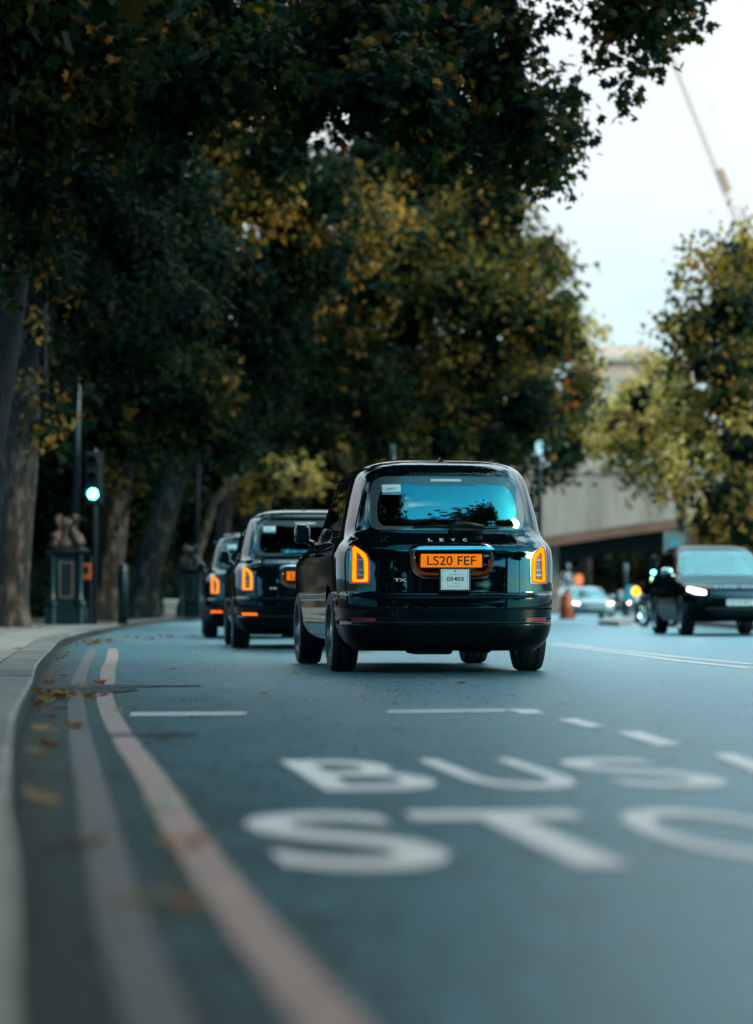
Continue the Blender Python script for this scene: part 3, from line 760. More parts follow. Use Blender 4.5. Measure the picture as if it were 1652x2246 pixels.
    # window sticker
    stk = s.rl([(-.545, 1.505), (-.39, 1.505), (-.39, 1.59), (-.545, 1.59)], 0)
    sk_ = patch(s, 'window_sticker', stk, [], M['plate_white'], rwo, off=.003, flange=0)
    patch(s, 'sticker_band', s.rl([(-.543, 1.507), (-.392, 1.507), (-.392, 1.53), (-.543, 1.522)], 0), [], M['sticker_teal'], rwo, off=.0045, flange=0)
    me = text_mesh('68633', .085, .016, bold=.01); me.materials.append(M['ink_grey'])
    t = link('sticker_number', me, None, rwo); p_ = s.S([s.RX(-.46, 1.55)[0]], [1.55])[0]; nn = s.Nrm([s.RX(-.46, 1.55)[0]], [1.55])[0]
    t.location = (-.51, p_[1] - .010, p_[2]); t.rotation_euler = (R(90) - math.asin(max(-1, min(1, nn[2]))), 0, math.atan2(nn[0], -nn[1]))
    # tailgate top band (roof spoiler)
    tbl = s.rl([(-.555, 1.682), (.555, 1.682), (.526, 1.796), (-.526, 1.796)], 0)
    patch(s, 'roof_spoiler', tbl, [], M['paint'], root, off=.002, flange=.03, step=(.05, .02))
    # wiper
    w = MB()
    def gp(x, z, off=.02):
        m_, v_ = s.RX(x, z); p_ = s.S([m_], [v_])[0] + s.Nrm([m_], [v_])[0] * off; return Vector(p_)
    w.tube([gp(.015, 1.165, .02), gp(.02, 1.20, .045), gp(.06, 1.252, .05), (gp(.18, 1.243, .045)), gp(.30, 1.225, .035)], [.024, .026, .024, .018, .012], 8)
    w.tube([gp(-.30, 1.222, .016), gp(-.12, 1.235, .018), gp(.1, 1.232, .018), gp(.30, 1.220, .016), gp(.43, 1.222, .016)], [.006, .010, .012, .010, .006], 6)
    w.build('wiper', M['black_plastic'], root, smooth=True)
    # aerial
    a = MB(); a.add([(-.024, .62, 1.788), (.024, .62, 1.788), (.022, .78, 1.815), (-.022, .78, 1.815), (-.006, .66, 1.842), (.006, .66, 1.842), (.006, .70, 1.842), (-.006, .70, 1.842)],
                    [(0, 1, 5, 4), (1, 2, 6, 5), (2, 3, 7, 6), (3, 0, 4, 7), (4, 5, 6, 7), (3, 2, 1, 0)])
    a.build('aerial', M['black_plastic'], root)
    # doors with their windows
    for (sg, d, wn_), full in zip(doors, dl):
        cx_ = sum(p[0] for p in d) / len(d); cz_ = sum(p[1] for p in d) / len(d)
        din = [(cx_ + (y - cx_) * .993, cz_ + (z - cz_) * .993) for y, z in d]
        wl_ = s.sl(wn_, sg, .05, .03)
        dd = patch(s, 'door', s.sl(din, sg, .05), [wl_], M['paint'], root, off=.0, flange=.03)
        patch(s, 'window', wl_, [], M['glass_side'], dd, off=-.004, flange=0)
        yy = 1.85 if cx_ < 1.9 else 2.15
        h = MB(); p0 = Vector(s.S([s.SY(yy - .1, 1.02, sg)[0]], [1.02])[0]); p1 = Vector(s.S([s.SY(yy + .1, 1.02, sg)[0]], [1.02])[0])
        ox = Vector((sg * .03, 0, 0)); h.tube([p0, p0 + ox, p1 + ox, p1], [.008, .012, .012, .008], 8); h.build('handle', M['black_plastic'], dd, smooth=True)
    for k, (sg, q) in enumerate(quarters):
        patch(s, 'quarter_window', ql[k], [], M['glass_side'], root, off=-.003, flange=.01)
    patch(s, 'windscreen', wsl, [], M['glass_side'], root, off=-.003, flange=.01)
    # front: grille and headlamps
    gr = s.fl([(-.38, .50), (.38, .50), (.40, .88), (-.40, .88)], .05)
    patch(s, 'grille', gr, [], M['chrome'], root, off=.012, flange=.02)
    for sg in (-1, 1):
        hl = [s.FX(sg * .66 + .10 * math.cos(a), .80 + .10 * math.sin(a)) for a in np.linspace(0, 2 * math.pi, 20, endpoint=False)]
        patch(s, 'headlamp', hl, [], M['lamp_bar'], root, off=.012, flange=.02)
        # mirrors
        m_ = MB(); m_.box((sg * .965, 3.10, 1.24), (.15, .14, .18), bev=.05); m_.tube([(sg * .86, 3.12, 1.15), (sg * .96, 3.10, 1.19)], [.03, .025], 8)
        mo = m_.build('mirror', M['paint'], root, smooth=True)
        MB().box((sg * .965, 3.028, 1.24), (.11, .008, .12), bev=.003).build('mirror_glass', M['black_plastic'], mo)
    # lower body, exhaust trim, mud flaps
    u = MB(); u.box((0, 2.4, .29), (1.18, 4.1, .14)); u.box((0, 1.02, .27), (1.5, .10, .10)); u.box((0, 4.0, .27), (1.4, .10, .10))
    u.box((-.12, .55, .205), (.34, .5, .10), bev=.03); u.box((.30, .7, .21), (.2, .6, .09), bev=.03); u.box((-.5, .5, .235), (.25, .2, .06), bev=.02)
    u.box((0, 2.4, .42), (1.55, 2.1, .12)); u.box((0, 2.2, .5), (1.25, 3.6, .3))
    u.build('underbody', M['dark'], root)
    MB().box((.02, .085, .243), (.74, .014, .014), bev=.004).build('exhaust_trim', M['copper'], root)
    for sg in (-1, 1):
        wheel(root, sg * .815, 1.02, .345, .225, sg); wheel(root, sg * .815, 4.005, .345, .225, sg)
    # cabin: rear bench with head restraints, partition, front seats, dashboard
    c_ = MB()
    c_.box((0, .95, 1.02), (1.3, .22, .52), bev=.05)
    c_.build('rear_seat', M['seat'], root, smooth=True)
    for x in (-.43, 0, .43): MB().box((x, .86, 1.34), (.25, .09, .17), bev=.035).build('head_restraint', M['seat'], root, smooth=True)
    for x in (-.40, .38):
        MB().box((x, 2.7, 1.06), (.46, .16, .60), bev=.06).build('front_seat', M['seat'], root, smooth=True)
        MB().box((x, 2.68, 1.43), (.26, .09, .17), bev=.035).build('head_restraint', M['seat'], root, smooth=True)
    MB().box((0, 2.15, 1.0), (1.4, .03, .5)).build('partition', M['trim_grey'], root)
    MB().box((0, 3.2, 1.03), (1.45, .3, .16), bev=.05).build('dashboard', M['trim_grey'], root)
    ps = MB(); ps.box((-.44, .36, 1.225), (.20, .14, .07), bev=.02); ps.box((.02, .36, 1.235), (.62, .14, .08), bev=.03); ps.build('parcel_shelf', M['trim_grey'], root, smooth=True)
    me = text_mesh('1800', .042, .018, bold=.02); me.materials.append(M['led_orange'])
    t = link('clock_display', me, None, root); t.location = (-.34, 2.05, 1.60); t.rotation_euler = (R(90), 0, 0)
    return root

# ------------------------------------------------------------------ ordinary cars
def make_car(name, loc, rz, label, paint, sz=1.0, sl=1.0, sw=1.0, plate='LR19 JET', lamps='head_white', roof_mat=None, wheels_r=.37, badge=None, cat='car', group=None, detail=True, orient_front=True):
    root = empty(name, loc, rz); tag(root, label, cat, group)
    K = [(.25, .25, .90, .12, 4.66), (.40, .40, .95, .03, 4.76), (.60, .60, .965, .02, 4.80), (.72, .72, .965, .03, 4.795), (.80, .80, .96, .04, 4.76), (.86, .86, .958, .05, 4.66), (.91, .91, .95, .06, 4.42),
         (.96, .96, .94, .075, 4.0), (1.01, 1.01, .93, .09, 3.55), (1.05, 1.05, .91, .11, 3.34), (1.10, 1.10, .885, .14, 3.24), (1.20, 1.20, .86, .19, 3.06), (1.35, 1.35, .815, .28, 2.80),
         (1.48, 1.48, .765, .40, 2.58), (1.55, 1.545, .725, .50, 2.44), (1.60, 1.59, .67, .60, 2.32), (1.66, 1.62, .58, .74, 2.2), (1.74, 1.648, .40, 1.0, 2.0), (1.82, 1.662, .2, 1.25, 1.8), (1.88, 1.667, .004, 1.45, 1.6)]
    K = [(v, z * sz, w * sw, a * sl, b * sl) for v, z, w, a, b in K]
    s = Surf(K, .6, .8, 3.6, 3.2); mm = s.B[-1] - .001
    outer = dens([(-mm, .25), (mm, .25), (mm, 1.88), (-mm, 1.88)], .09)
    archs = []; wl_ = []
    wr = wheels_r; az = (wr + .02) / sz
    for sg in (-1, 1):
        for yc in (.92 * sl, 3.85 * sl):
            archs.append([s.SY(yc + (wr + .05) * math.cos(a), max(.2501, az + (wr + .06) / sz * math.sin(a)), sg) for a in np.linspace(0, 2 * math.pi, 24, endpoint=False)])
        wl_.append(s.sl([(.75 * sl, 1.12), (.95 * sl, 1.46), (1.70 * sl, 1.50), (1.70 * sl, 1.10)], sg, .05, .06))
        wl_.append(s.sl([(1.76 * sl, 1.10), (1.76 * sl, 1.50), (2.38 * sl, 1.49), (2.95 * sl, 1.10)], sg, .05, .06))
    wsl = s.fl([(-.80 * sw, 1.075), (.80 * sw, 1.075), (.68 * sw, 1.53), (-.68 * sw, 1.53)], .08, .06)
    rwl = s.rl([(-.66 * sw, 1.14), (.66 * sw, 1.14), (.6 * sw, 1.48), (-.6 * sw, 1.48)], .08, .06)
    heads = [s.fl([(sg * .62 * sw, .72), (sg * .62 * sw, .785), (sg * .90 * sw, .85), (sg * .92 * sw, .79), (sg * .80 * sw, .73)], .02, .03) for sg in (-1, 1)]
    grl = s.fl([(-.56 * sw, .66), (.56 * sw, .66), (.60 * sw, .80), (-.60 * sw, .80)], .03, .05)
    intake = s.fl([(-.60 * sw, .33), (.60 * sw, .33), (.50 * sw, .46), (-.50 * sw, .46)], .03, .05)
    tails = [s.rl([(sg * .62 * sw, .85), (sg * .62 * sw, .95), (sg * .90 * sw, .95), (sg * .90 * sw, .85)], .02, .05) for sg in (-1, 1)]
    patch(s, 'body', outer, archs + wl_ + s.both(wsl) + s.both(grl) + s.both(intake) + s.both(heads[0]) + s.both(heads[1]) + [rwl] + tails, paint, root, flange=.03, step=(.08, .05))
    for w in wl_: patch(s, 'window', w, [], M['glass_side'], root, off=-.004, flange=0, step=(.1, .08))
    patch(s, 'windscreen', wsl, [], M['glass_car'], root, off=-.004, flange=0, step=(.08, .06))
    patch(s, 'rear_window', rwl, [], M['glass_side'], root, off=-.004, flange=0, step=(.1, .08))
    for h in heads: patch(s, 'headlight', h, [], M[lamps], root, off=.003, flange=.02)
    for h in tails: patch(s, 'tail_light', h, [], M['red_plastic'], root, off=.003, flange=.02)
    go = patch(s, 'grille', grl, [], M['black_plastic'], root, off=-.02, flange=0)
    for k in range(4):
        z = .675 + .03 * k
        patch(s, 'grille_bar', s.fl([(-.55 * sw, z), (.55 * sw, z), (.55 * sw, z + .012), (-.55 * sw, z + .012)], 0, .08), [], M['alloy'], go, off=-.008, flange=.01)
    patch(s, 'air_intake', intake, [], M['black_plastic'], root, off=-.03, flange=0)
    patch(s, 'skid_trim', s.fl([(-.62 * sw, .468), (.62 * sw, .468), (.62 * sw, .485), (-.62 * sw, .485)], 0, .05), [], M['alloy'], root, off=.012, flange=.01)
    yf = 4.80 * sl
    pl = MB().box((0, yf + .012, .58 * sz), (.52, .012, .115), bev=.004).build('number_plate', M['plate_white'], root)
    me = text_mesh(plate, .43, .078, bold=.012); me.materials.append(M['plate_black'])
    t = link('lettering', me, None, pl); t.location = (.215, yf + .0195, .58 * sz - .039); t.rotation_euler = (R(90), 0, R(180))
    if badge:
        n = len(badge)
        for i, ch in enumerate(badge):
            if ch == ' ': continue
            x = .42 - .84 * i / (n - 1)
            me = text_mesh(ch, .05, .042, bold=.02, extrude=.003); me.materials.append(M['chrome'])
            t = link('badge_letter', me, None, root); mq, vq = s.FX(x, .845); p_ = s.S([mq], [vq])[0]
            t.location = (x + .025, p_[1] + .012, p_[2] - .02); t.rotation_euler = (R(80), 0, R(180))
    for sg in (-1, 1):
        m_ = MB(); m_.box((sg * 1.04 * sw, 2.92 * sl, 1.13 * sz), (.22, .15, .15), bev=.05); m_.tube([(sg * .9 * sw, 2.95 * sl, 1.06 * sz), (sg * 1.0 * sw, 2.92 * sl, 1.09 * sz)], .03, 8)
        mo = m_.build('mirror', M['chrome'] if name == 'suv' else paint, root, smooth=True)
        for yc in (.92 * sl, 3.85 * sl): wheel(root, sg * (.84 * sw), yc, wr, .24, sg, spokes=7)
    u = MB(); u.box((0, 2.4 * sl, .34 * sz), (1.2, 4.2 * sl, .2)); u.box((0, 2.3 * sl, .6 * sz), (1.25, 3.4 * sl, .4)); u.box((0, .92 * sl, .3), (1.4, .1, .1)); u.box((0, 3.85 * sl, .3), (1.4, .1, .1)); u.build('underbody', M['dark'], root)
    for x in (-.38, .38): MB().box((x, 2.0 * sl, 1.12 * sz), (.44, .14, .56 * sz), bev=.06).build('seat', M['seat'], root, smooth=True)
    return root
# ------------------------------------------------------------------ ground, road, kerbs, paving
def pl_interp(pts, y):
    ys = [p[1] for p in pts]; xs = [p[0] for p in pts]
    return pchip(ys, xs, y)
KERB = [(.70, -6), (-.02, 0), (-.50, 3.72), (-.70, 5.22), (-.79, 5.8), (-1.045, 7.67), (-1.31, 9.69), (-1.48, 11), (-2.12, 16.6), (-2.62, 20.8), (-3.34, 27.6), (-4.38, 38), (-5.58, 57), (-6.25, 70), (-6.5, 86), (-5.6, 106), (-3.2, 125), (.6, 145), (5.2, 165), (10, 182), (18, 205), (28, 232)]
RKERB = [(9.5, -6), (9.3, 20), (8.9, 40), (8.3, 57), (8.6, 75), (10.5, 100), (13.5, 120), (18.5, 145), (24, 165), (30, 185), (38, 208), (48, 235)]
def kx(y): return float(pl_interp(KERB, np.array([y]))[0])
def rx(y): return float(pl_interp(RKERB, np.array([y]))[0])

def sheet(name, left, right, ys, z, mt, kind='structure', parent=None):
    vs = []; fs = []
    for i, y in enumerate(ys):
        vs += [(left(y), y, z), (right(y), y, z)]
        if i: fs.append((2 * i - 2, 2 * i - 1, 2 * i + 1, 2 * i))
    me = bpy.data.meshes.new(name); me.from_pydata(vs, [], fs); me.materials.append(mt)
    o = link(name, me, None, parent)
    if kind and not parent: o['kind'] = kind
    return o

me = bpy.data.meshes.new('ground'); me.from_pydata([(-2500, -2500, -.03), (2500, -2500, -.03), (2500, 2500, -.03), (-2500, 2500, -.03)], [], [(0, 1, 2, 3)]); me.materials.append(M['ground'])
link('ground', me)['kind'] = 'structure'
YS = list(np.concatenate([np.arange(-6, 60, 1.5), np.arange(60, 233, 4)]))
road = sheet('road', kx, rx, YS, 0.0, M['asphalt'])
pav = sheet('pavement', lambda y: kx(y) - (14 if y < 100 else 20), lambda y: kx(y) - .01, YS, .098, M['joint'])
# the drop behind the kerb stones, so that the pavement is a step
far_pav = sheet('far_pavement', lambda y: rx(y) + .3, lambda y: rx(y) + 14, YS, .11, M['island'])

def along(y, off):
    """point at offset `off` to the left of the kerb line at y"""
    d = .5; tx, ty = kx(y + d) - kx(y - d), 2 * d; l = math.hypot(tx, ty)
    return (kx(y) - ty / l * off, y + tx / l * off)

def stone(y0, y1, o0, o1, z0, z1, bevel=.012, jit=.0):
    """block between kerb distances, with a small chamfer on its top"""
    c = [along(y0, o0), along(y1, o0), along(y1, o1), along(y0, o1)]
    cx_ = sum(p[0] for p in c) / 4; cy_ = sum(p[1] for p in c) / 4
    def sh(p, b):
        dx, dy = p[0] - cx_, p[1] - cy_
        return (p[0] - math.copysign(min(b, abs(dx)), dx), p[1] - math.copysign(min(b, abs(dy)), dy))
    vs = [(*p, z0) for p in c] + [(*p, z1 - bevel) for p in c] + [(*sh(p, bevel), z1 + random.uniform(-jit, jit)) for p in c]
    fs = [(3, 2, 1, 0)] + [(i, (i + 1) % 4, 4 + (i + 1) % 4, 4 + i) for i in range(4)] + [(4 + i, 4 + (i + 1) % 4, 8 + (i + 1) % 4, 8 + i) for i in range(4)] + [(8, 9, 10, 11)]
    return vs, fs
y = -3.0
while y < 150:
    L = .92 if y < 70 else 2.6
    b = MB(); b.add(*stone(y + .011, y + L - .011, 0, .30, -.05, .122, .018 if y < 70 else .01, .002)); ks = b.build('kerb_stone', M['granite'] if random.random() < .6 else M['granite2'], pav); ks.data.materials.append(M['granite_side'])
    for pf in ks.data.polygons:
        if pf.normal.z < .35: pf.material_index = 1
    y += L
row = 0; o = .312
while o < 4.6:
    w_ = .60 if row % 2 else .75
    y = 3.0 + (row % 3) * .23; 
    while y < 62:
        L = .62 + .3 * ((row * 7 + int(y * 3)) % 3 == 0)
        x_, _ = along(y, o)
        if x_ > -.148 * y - 1.2:
            b = MB(); b.add(*stone(y + .005, y + L - .005, o + .005, o + w_ - .005, .06, .120, .006, .0022)); b.build('paving_slab', M['slab'] if (row + int(y * 5)) % 4 else M['slab2'], pav)
        y += L
    o += w_; row += 1
# right-hand kerb
y = 30.0
while y < 150:
    L = 1.8; d = .4
    c = [(rx(y + .01), y + .01), (rx(y + .01) + .3, y + .01), (rx(y + L - .01) + .3, y + L - .01), (rx(y + L - .01), y + L - .01)]
    b = MB(); b.add([(*p, -.04) for p in c] + [(*p, .13) for p in c], [(0, 3, 2, 1), (4, 5, 6, 7)] + [(i, (i + 1) % 4, 4 + (i + 1) % 4, 4 + i) for i in range(4)]); b.build('kerb_stone', M['granite'], far_pav); y += L
# pale island between the carriageways further on
isl = MB(); pts = [(6.3, 70), (6.75, 72), (9.3, 96), (9.0, 98), (8.4, 98), (6.1, 74)]
isl.add([(*p, -.02) for p in pts] + [(*p, .12) for p in pts], [tuple(range(6)), tuple(range(6, 12))] + [(i, (i + 1) % 6, 6 + (i + 1) % 6, 6 + i) for i in range(6)])
io = isl.build('traffic_island', M['island']); tag(io, 'pale raised traffic island in the road beyond the dark oncoming car', 'traffic island')

# ------------------------------------------------------------------ road markings (parts of the road)
Z1, Z2 = .004, .008
def strip(name, pts, width, mt, z=Z1, wob=0.0):
    ys = [p[1] for p in pts]; n = int((ys[-1] - ys[0]) / .35) + 2; vs = []; fs = []
    for i in range(n):
        y = ys[0] + (ys[-1] - ys[0]) * i / (n - 1); x = float(pl_interp(pts, np.array([y]))[0])
        dx = float(pl_interp(pts, np.array([min(y + .1, ys[-1])]))[0] - pl_interp(pts, np.array([max(y - .1, ys[0])]))[0]) / .2
        l = math.hypot(dx, 1); a = random.uniform(-wob, wob); b = random.uniform(-wob, wob)
        vs += [(x - (width / 2 + a) / l, y, z), (x + (width / 2 + b) / l, y, z)]
        if i: fs.append((2 * i - 2, 2 * i - 1, 2 * i + 1, 2 * i))
    me = bpy.data.meshes.new(name); me.from_pydata(vs, [], fs); me.materials.append(mt)
    return link(name, me, None, road)
# double red lines along the kerb, hand-laid and a little wavy, cut by the tar seam
def W(*pp): return [(lambda g: (g.x, g.y))(G(px, py)) for px, py in pp]
near = W((722, 2246), (572, 2060), (452, 1900), (375, 1780), (338, 1716), (284, 1640), (256, 1595), (233, 1545), (228, 1512))
near = [(near[0][0] + .30, near[0][1] - 2.2)] + near
strip('red_line', near, .105, M['paint_red'], wob=.002)
strip('red_line', W((231, 1507), (236, 1488), (237, 1470), (246, 1448), (247, 1423)), .125, M['paint_red'], wob=.004)
n2 = W((345, 2246), (278, 2060), (238, 1900), (207, 1760), (184, 1660), (173, 1600), (167, 1545), (164, 1512))
n2 = [(n2[0][0] + .22, n2[0][1] - 2.0)] + n2
strip('red_line', n2, .10, M['paint_red_faint'], wob=.002)
strip('red_line', W((168, 1507), (178, 1480), (190, 1452), (205, 1423)), .11, M['paint_red_faint'], wob=.004)

def quad(name, pp, mt, z=Z1):
    g = [G(*p) for p in pp]; me = bpy.data.meshes.new(name); me.from_pydata([(p.x, p.y, z) for p in g], [], [tuple(range(len(g)))]); me.materials.append(mt)
    return link(name, me, None, road)
# lane frame of the bus stop: turned 7.1 degrees to the left like the lane
A = R(7.1); EX = Vector((math.cos(A), math.sin(A), 0)); EY = Vector((-math.sin(A), math.cos(A), 0)); O0 = Vector((-.158, 8.35, 0))
def lane(u, v, z=Z1): p = O0 + EX * u + EY * v; return Vector((p.x, p.y, z))
def lquad(name, u0, v0, u1, v1, mt, z=Z1):
    me = bpy.data.meshes.new(name); me.from_pydata([tuple(lane(*q, z)) for q in ((u0, v0), (u1, v0), (u1, v1), (u0, v1))], [], [(0, 1, 2, 3)]); me.materials.append(mt)
    return link(name, me, None, road)
for ch, u, v, w_, h_ in (('B', 0, 0, .40, 1.60), ('U', .51, 0, .36, 1.60), ('S', .985, 0, .37, 1.60), ('S', -.345, -2.48, .41, 1.60), ('T', .12, -2.48, .47, 1.60), ('O', .635, -2.46, .42, 1.60), ('P', 1.13, -2.46, .40, 1.60)):
    if ch == 'T':
        tb = MB(); pp = [(.175, 0), (.30, 0), (.30, 1.33), (.47, 1.33), (.47, 1.6), (0, 1.6), (0, 1.33), (.175, 1.33)]
        me = bpy.data.meshes.new('t'); me.from_pydata([(x, y, 0) for x, y in pp], [], [tuple(range(8))])
    else: me = text_mesh(ch, w_, h_, bold=.012 if ch != 'P' else 0)
    me.materials.append(M['paint_white'])
    t = link('road_letter', me, None, road); t.location = lane(u, v); t.rotation_euler = (0, 0, A)
# end line and dashed side of the bus stop box
quad('box_line', [(283, 1571), (540, 1568.5), (540, 1563.5), (290, 1565)], M['paint_white'])
quad('box_line', [(850, 1564.5), (1110, 1562), (1110, 1557), (850, 1560.5)], M['paint_white'])
quad('box_dash', [(1108, 1557), (1172, 1557), (1197, 1566), (1145, 1567.5), (1128, 1562)], M['paint_white'])
quad('box_dash', [(1219, 1579), (1265, 1577), (1328, 1595.5), (1290, 1598)], M['paint_white'])
quad('box_dash', [(1350, 1607), (1405, 1606), (1497, 1636), (1442, 1638)], M['paint_white'])
quad('box_dash', [(1558, 1656), (1612, 1655), (1725, 1697), (1665, 1700)], M['paint_white'])
quad('box_dash', [(1800, 1735), (1870, 1735), (2050, 1800), (1970, 1805)], M['paint_white'])
strip('centre_line', W((1652, 1467), (1500, 1451), (1400, 1438), (1300, 1425.5), (1200, 1414)) , .12, M['paint_white'])
strip('centre_line', [(q[0], q[1]) for q in W((1652, 1457.5), (1500, 1443), (1400, 1432), (1300, 1421), (1215, 1410.5))], .12, M['paint_white'])
strip('centre_line', [(2.36, 40), (2.0, 55), (2.1, 75), (4.0, 100), (7.5, 122)], .09, M['paint_white'])
# tar seams across the gutter and patch joints
quad('tar_seam', [(112, 1512), (300, 1508), (440, 1507), (440, 1504), (300, 1503), (120, 1503)], M['tar'], .006)
quad('tar_seam', [(235, 1618), (430, 1614), (430, 1610.5), (235, 1612)], M['tar'], .006)
quad('dirt_patch', [(98, 1528), (190, 1524), (300, 1517), (300, 1509), (112, 1513)], M['dirt'], .0066)

# ------------------------------------------------------------------ street furniture
# ornate lamp standard with a wide iron pedestal
def lamp_standard(loc, label, k=1.0, rz=0.0):
    root = empty('street_lamp', loc, rz); tag(root, label, 'street lamp', 'ornate lamp standards along the pavement')
    g = M['green_iron']
    MB().box((0, 0, .22), (1.10, .95, .44), bev=.03).box((0, 0, .50), (.98, .85, .14), bev=.04).build('plinth', g, root, auto=True)
    b = MB(); b.box((0, 0, 1.15), (.62, .62, 1.3), bev=.02); b.build('pedestal', g, root, auto=True)
    for sx in (-1, 1):
        for sy in (-1, 1):
            c = MB(); c.lathe([(.16, .0), (.16, .42), (.13, .46), (.17, .50), (.17, .56), (.12, .62), (.09, .72), (.075, .9), (.07, 1.65), (.09, 1.72), (.10, 1.8)], 18)
            co = c.build('corner_column', g, root, auto=True); co.location = (sx * .36, sy * .34, 0)
    f = MB()
    for (cx_, cz_, w_, h_) in ((0, .72, .34, .022), (0, 1.62, .34, .022), (-.16, 1.17, .022, .9), (.16, 1.17, .022, .9)): f.box((cx_, -.315, cz_), (w_, .012, h_))
    f.build('panel_frame', M['pink_line'], root)
    MB().lathe([(.40, 1.80), (.56, 1.86), (.60, 1.93), (.56, 1.97), (.42, 2.02)], 28).build('cornice', g, root, auto=True)
    for a in range(4):     # four curled supports
        an = math.pi / 4 + a * math.pi / 2; ca, sa = math.cos(an), math.sin(an)
        q = MB(); pts = [(.42 * ca, .42 * sa, 2.0), (.50 * ca, .50 * sa, 2.12), (.42 * ca, .42 * sa, 2.27), (.26 * ca, .26 * sa, 2.40), (.24 * ca, .24 * sa, 2.55), (.33 * ca, .33 * sa, 2.68), (.36 * ca, .36 * sa, 2.80), (.27 * ca, .27 * sa, 2.84), (.22 * ca, .22 * sa, 2.76)]
        q.tube(pts, [.09, .14, .13, .09, .07, .08, .09, .07, .04], 10); q.build('scroll_support', M['bronze'], root, smooth=True)
    MB().lathe([(.30, 2.0), (.34, 2.1), (.24, 2.25), (.13, 2.35), (.16, 2.5), (.28, 2.62), (.30, 2.70), (.20, 2.76), (.12, 2.8)], 20).build('urn', M['bronze'], root, smooth=True)
    MB().tube([(.2, 0, 2.0), (.25, 0, 5), (.33, 0, 8.6)], [.115, .10, .07], 14).build('pole', g, root, smooth=True)
    h = MB(); h.lathe([(.06, 8.6), (.24, 8.7), (.28, 9.0), (.18, 9.25), (.03, 9.4)], 16, c=(.33, 0, 0)); h.build('lantern', M['plate_white'], root, smooth=True)
    root.scale = (k, k, k)
    return root
p = G(146, 1370, .12)
lamp_standard(p, 'ornate dark green lamp standard with curled bronze supports beside the lit signal', .86, R(4))
p = G(418, 1354.5, .12)
lamp_standard(p, 'distant ornate lamp standard half hidden behind the farthest taxi', .86, 0)

# traffic signal with the lit teal lamp
def signal(loc, rz, label, lit='signal_green', tall=True):
    root = empty('traffic_light', loc, rz); tag(root, label, 'traffic light')
    MB().lathe([(.055, 0), (.055, 3.35), (.03, 3.4)], 14).build('pole', M['green_iron'], root, smooth=True)
    b = MB(); b.box((0, -.12, 2.82), (.30, .16, .98), bev=.03); hd = b.build('signal_head', M['black_iron'], root, smooth=False)
    MB().box((0, -.035, 2.82), (.38, .012, 1.05), bev=.003).build('backing_board', M['black_iron'], root)
    for i, zz in enumerate((3.13, 2.82, 2.51)):
        MB().lathe([(.10, -.215), (.08, -.232), (.001, -.24)], 20, axis='y', caps=False, c=(0, 0, zz)).build('lens', M[lit] if i == 2 else M['black_plastic'], hd, smooth=True)
        v = MB(); n = 14; vs = []; fs = []
        for k in range(n + 1):
            a = math.pi * (-.08 + 1.16 * k / n); vs += [(.115 * math.cos(a), -.20, zz + .115 * math.sin(a)), (.115 * math.cos(a), -.38, zz + .105 * math.sin(a))]
            if k: fs.append((2 * k - 2, 2 * k - 1, 2 * k + 1, 2 * k))
        v.add(vs, fs); v.build('visor', M['black_iron'], hd)
    return root
t = signal(G(207, 1370, .12), R(-3), 'traffic signal showing a glowing teal lamp beside the ornate lamp standard'); t.scale = (1.15, 1.15, 1.165)
MB().box((-.14, -.02, 1.02), (.17, .18, .32), bev=.03).build('push_button_box', M['orange_plastic'], t)
b = MB(); b.box((-.14, -.114, 1.05), (.10, .006, .14)); b.build('button_panel', M['black_plastic'], t)
p = G(192, 1370, .12)
def cabinet(loc, w_, h_, label):
    root = empty('control_cabinet', loc, R(-4)); tag(root, label, 'cabinet', None)
    MB().box((0, 0, h_ / 2), (w_, .30, h_), bev=.015).build('housing', M['green_iron'], root)
    MB().box((0, 0, h_ + .02), (w_ + .04, .34, .04), bev=.01).build('lid', M['green_iron'], root)
    MB().box((w_ * .3, -.155, h_ * .55), (.02, .02, .08)).build('handle', M['black_iron'], root)
cabinet((p.x - .05, p.y + .35, .12), .24, 1.55, 'narrow dark control cabinet between lamp standard and teal signal')
# slim bollard
def bollard(loc, label):
    root = empty('bollard', loc); tag(root, label, 'bollard')
    MB().lathe([(.12, 0), (.12, 1.28), (.10, 1.34), (.05, 1.38)], 18).build('post', M['green_iron'], root, smooth=True)
    MB().lathe([(.124, 1.16), (.124, 1.20)], 18).build('collar', M['black_iron'], root)
bollard(G(269, 1369, .12), 'slim dark green post standing in front of the third trunk')
# added pale block standing in for an unidentified bright patch between the dark trunks
b = empty('bright_patch_block', G(375, 1349, .12)); tag(b, 'added pale low block in place of a bright patch between two dark trunks', 'block')
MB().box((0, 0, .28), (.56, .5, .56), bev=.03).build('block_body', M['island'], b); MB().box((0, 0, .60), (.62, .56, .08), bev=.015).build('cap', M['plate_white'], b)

# distant posts and lamps
def lamp_post(loc, h, label, head=None, arm=0.0, k=1.0):
    root = empty('lamp_post', loc); tag(root, label, 'lamp post')
    MB().tube([(0, 0, 0), (0, 0, h * .9), (arm * .4, 0, h)], [.11, .08, .05], 10).build('pole', M['green_iron'], root, smooth=True)
    MB().lathe([(.14, 0), (.14, .5), (.1, .6)], 12).build('base', M['green_iron'], root)
    if head: MB().lathe([(.05, h - .05), (.20 * k, h + .1 * k), (.22 * k, h + .55 * k), (.06, h + .75 * k)], 14).build('lantern', M[head], root, smooth=True)
q = P(862, 975, 62); lamp_post((q.x, 62, 0), q.z, 'thin grey post rising behind the roof of the nearest taxi', None)
q = P(1183, 995, 92); lamp_post((q.x, 92, 0), q.z, 'lamp post with pale teal lantern beyond the nearest taxi', 'lamp_teal', k=.6)
q = P(1373, 1255, 118); lamp_post((q.x, 118, 0), q.z, 'dark lamp post in front of the bridge opening', 'trim_grey', k=.5)
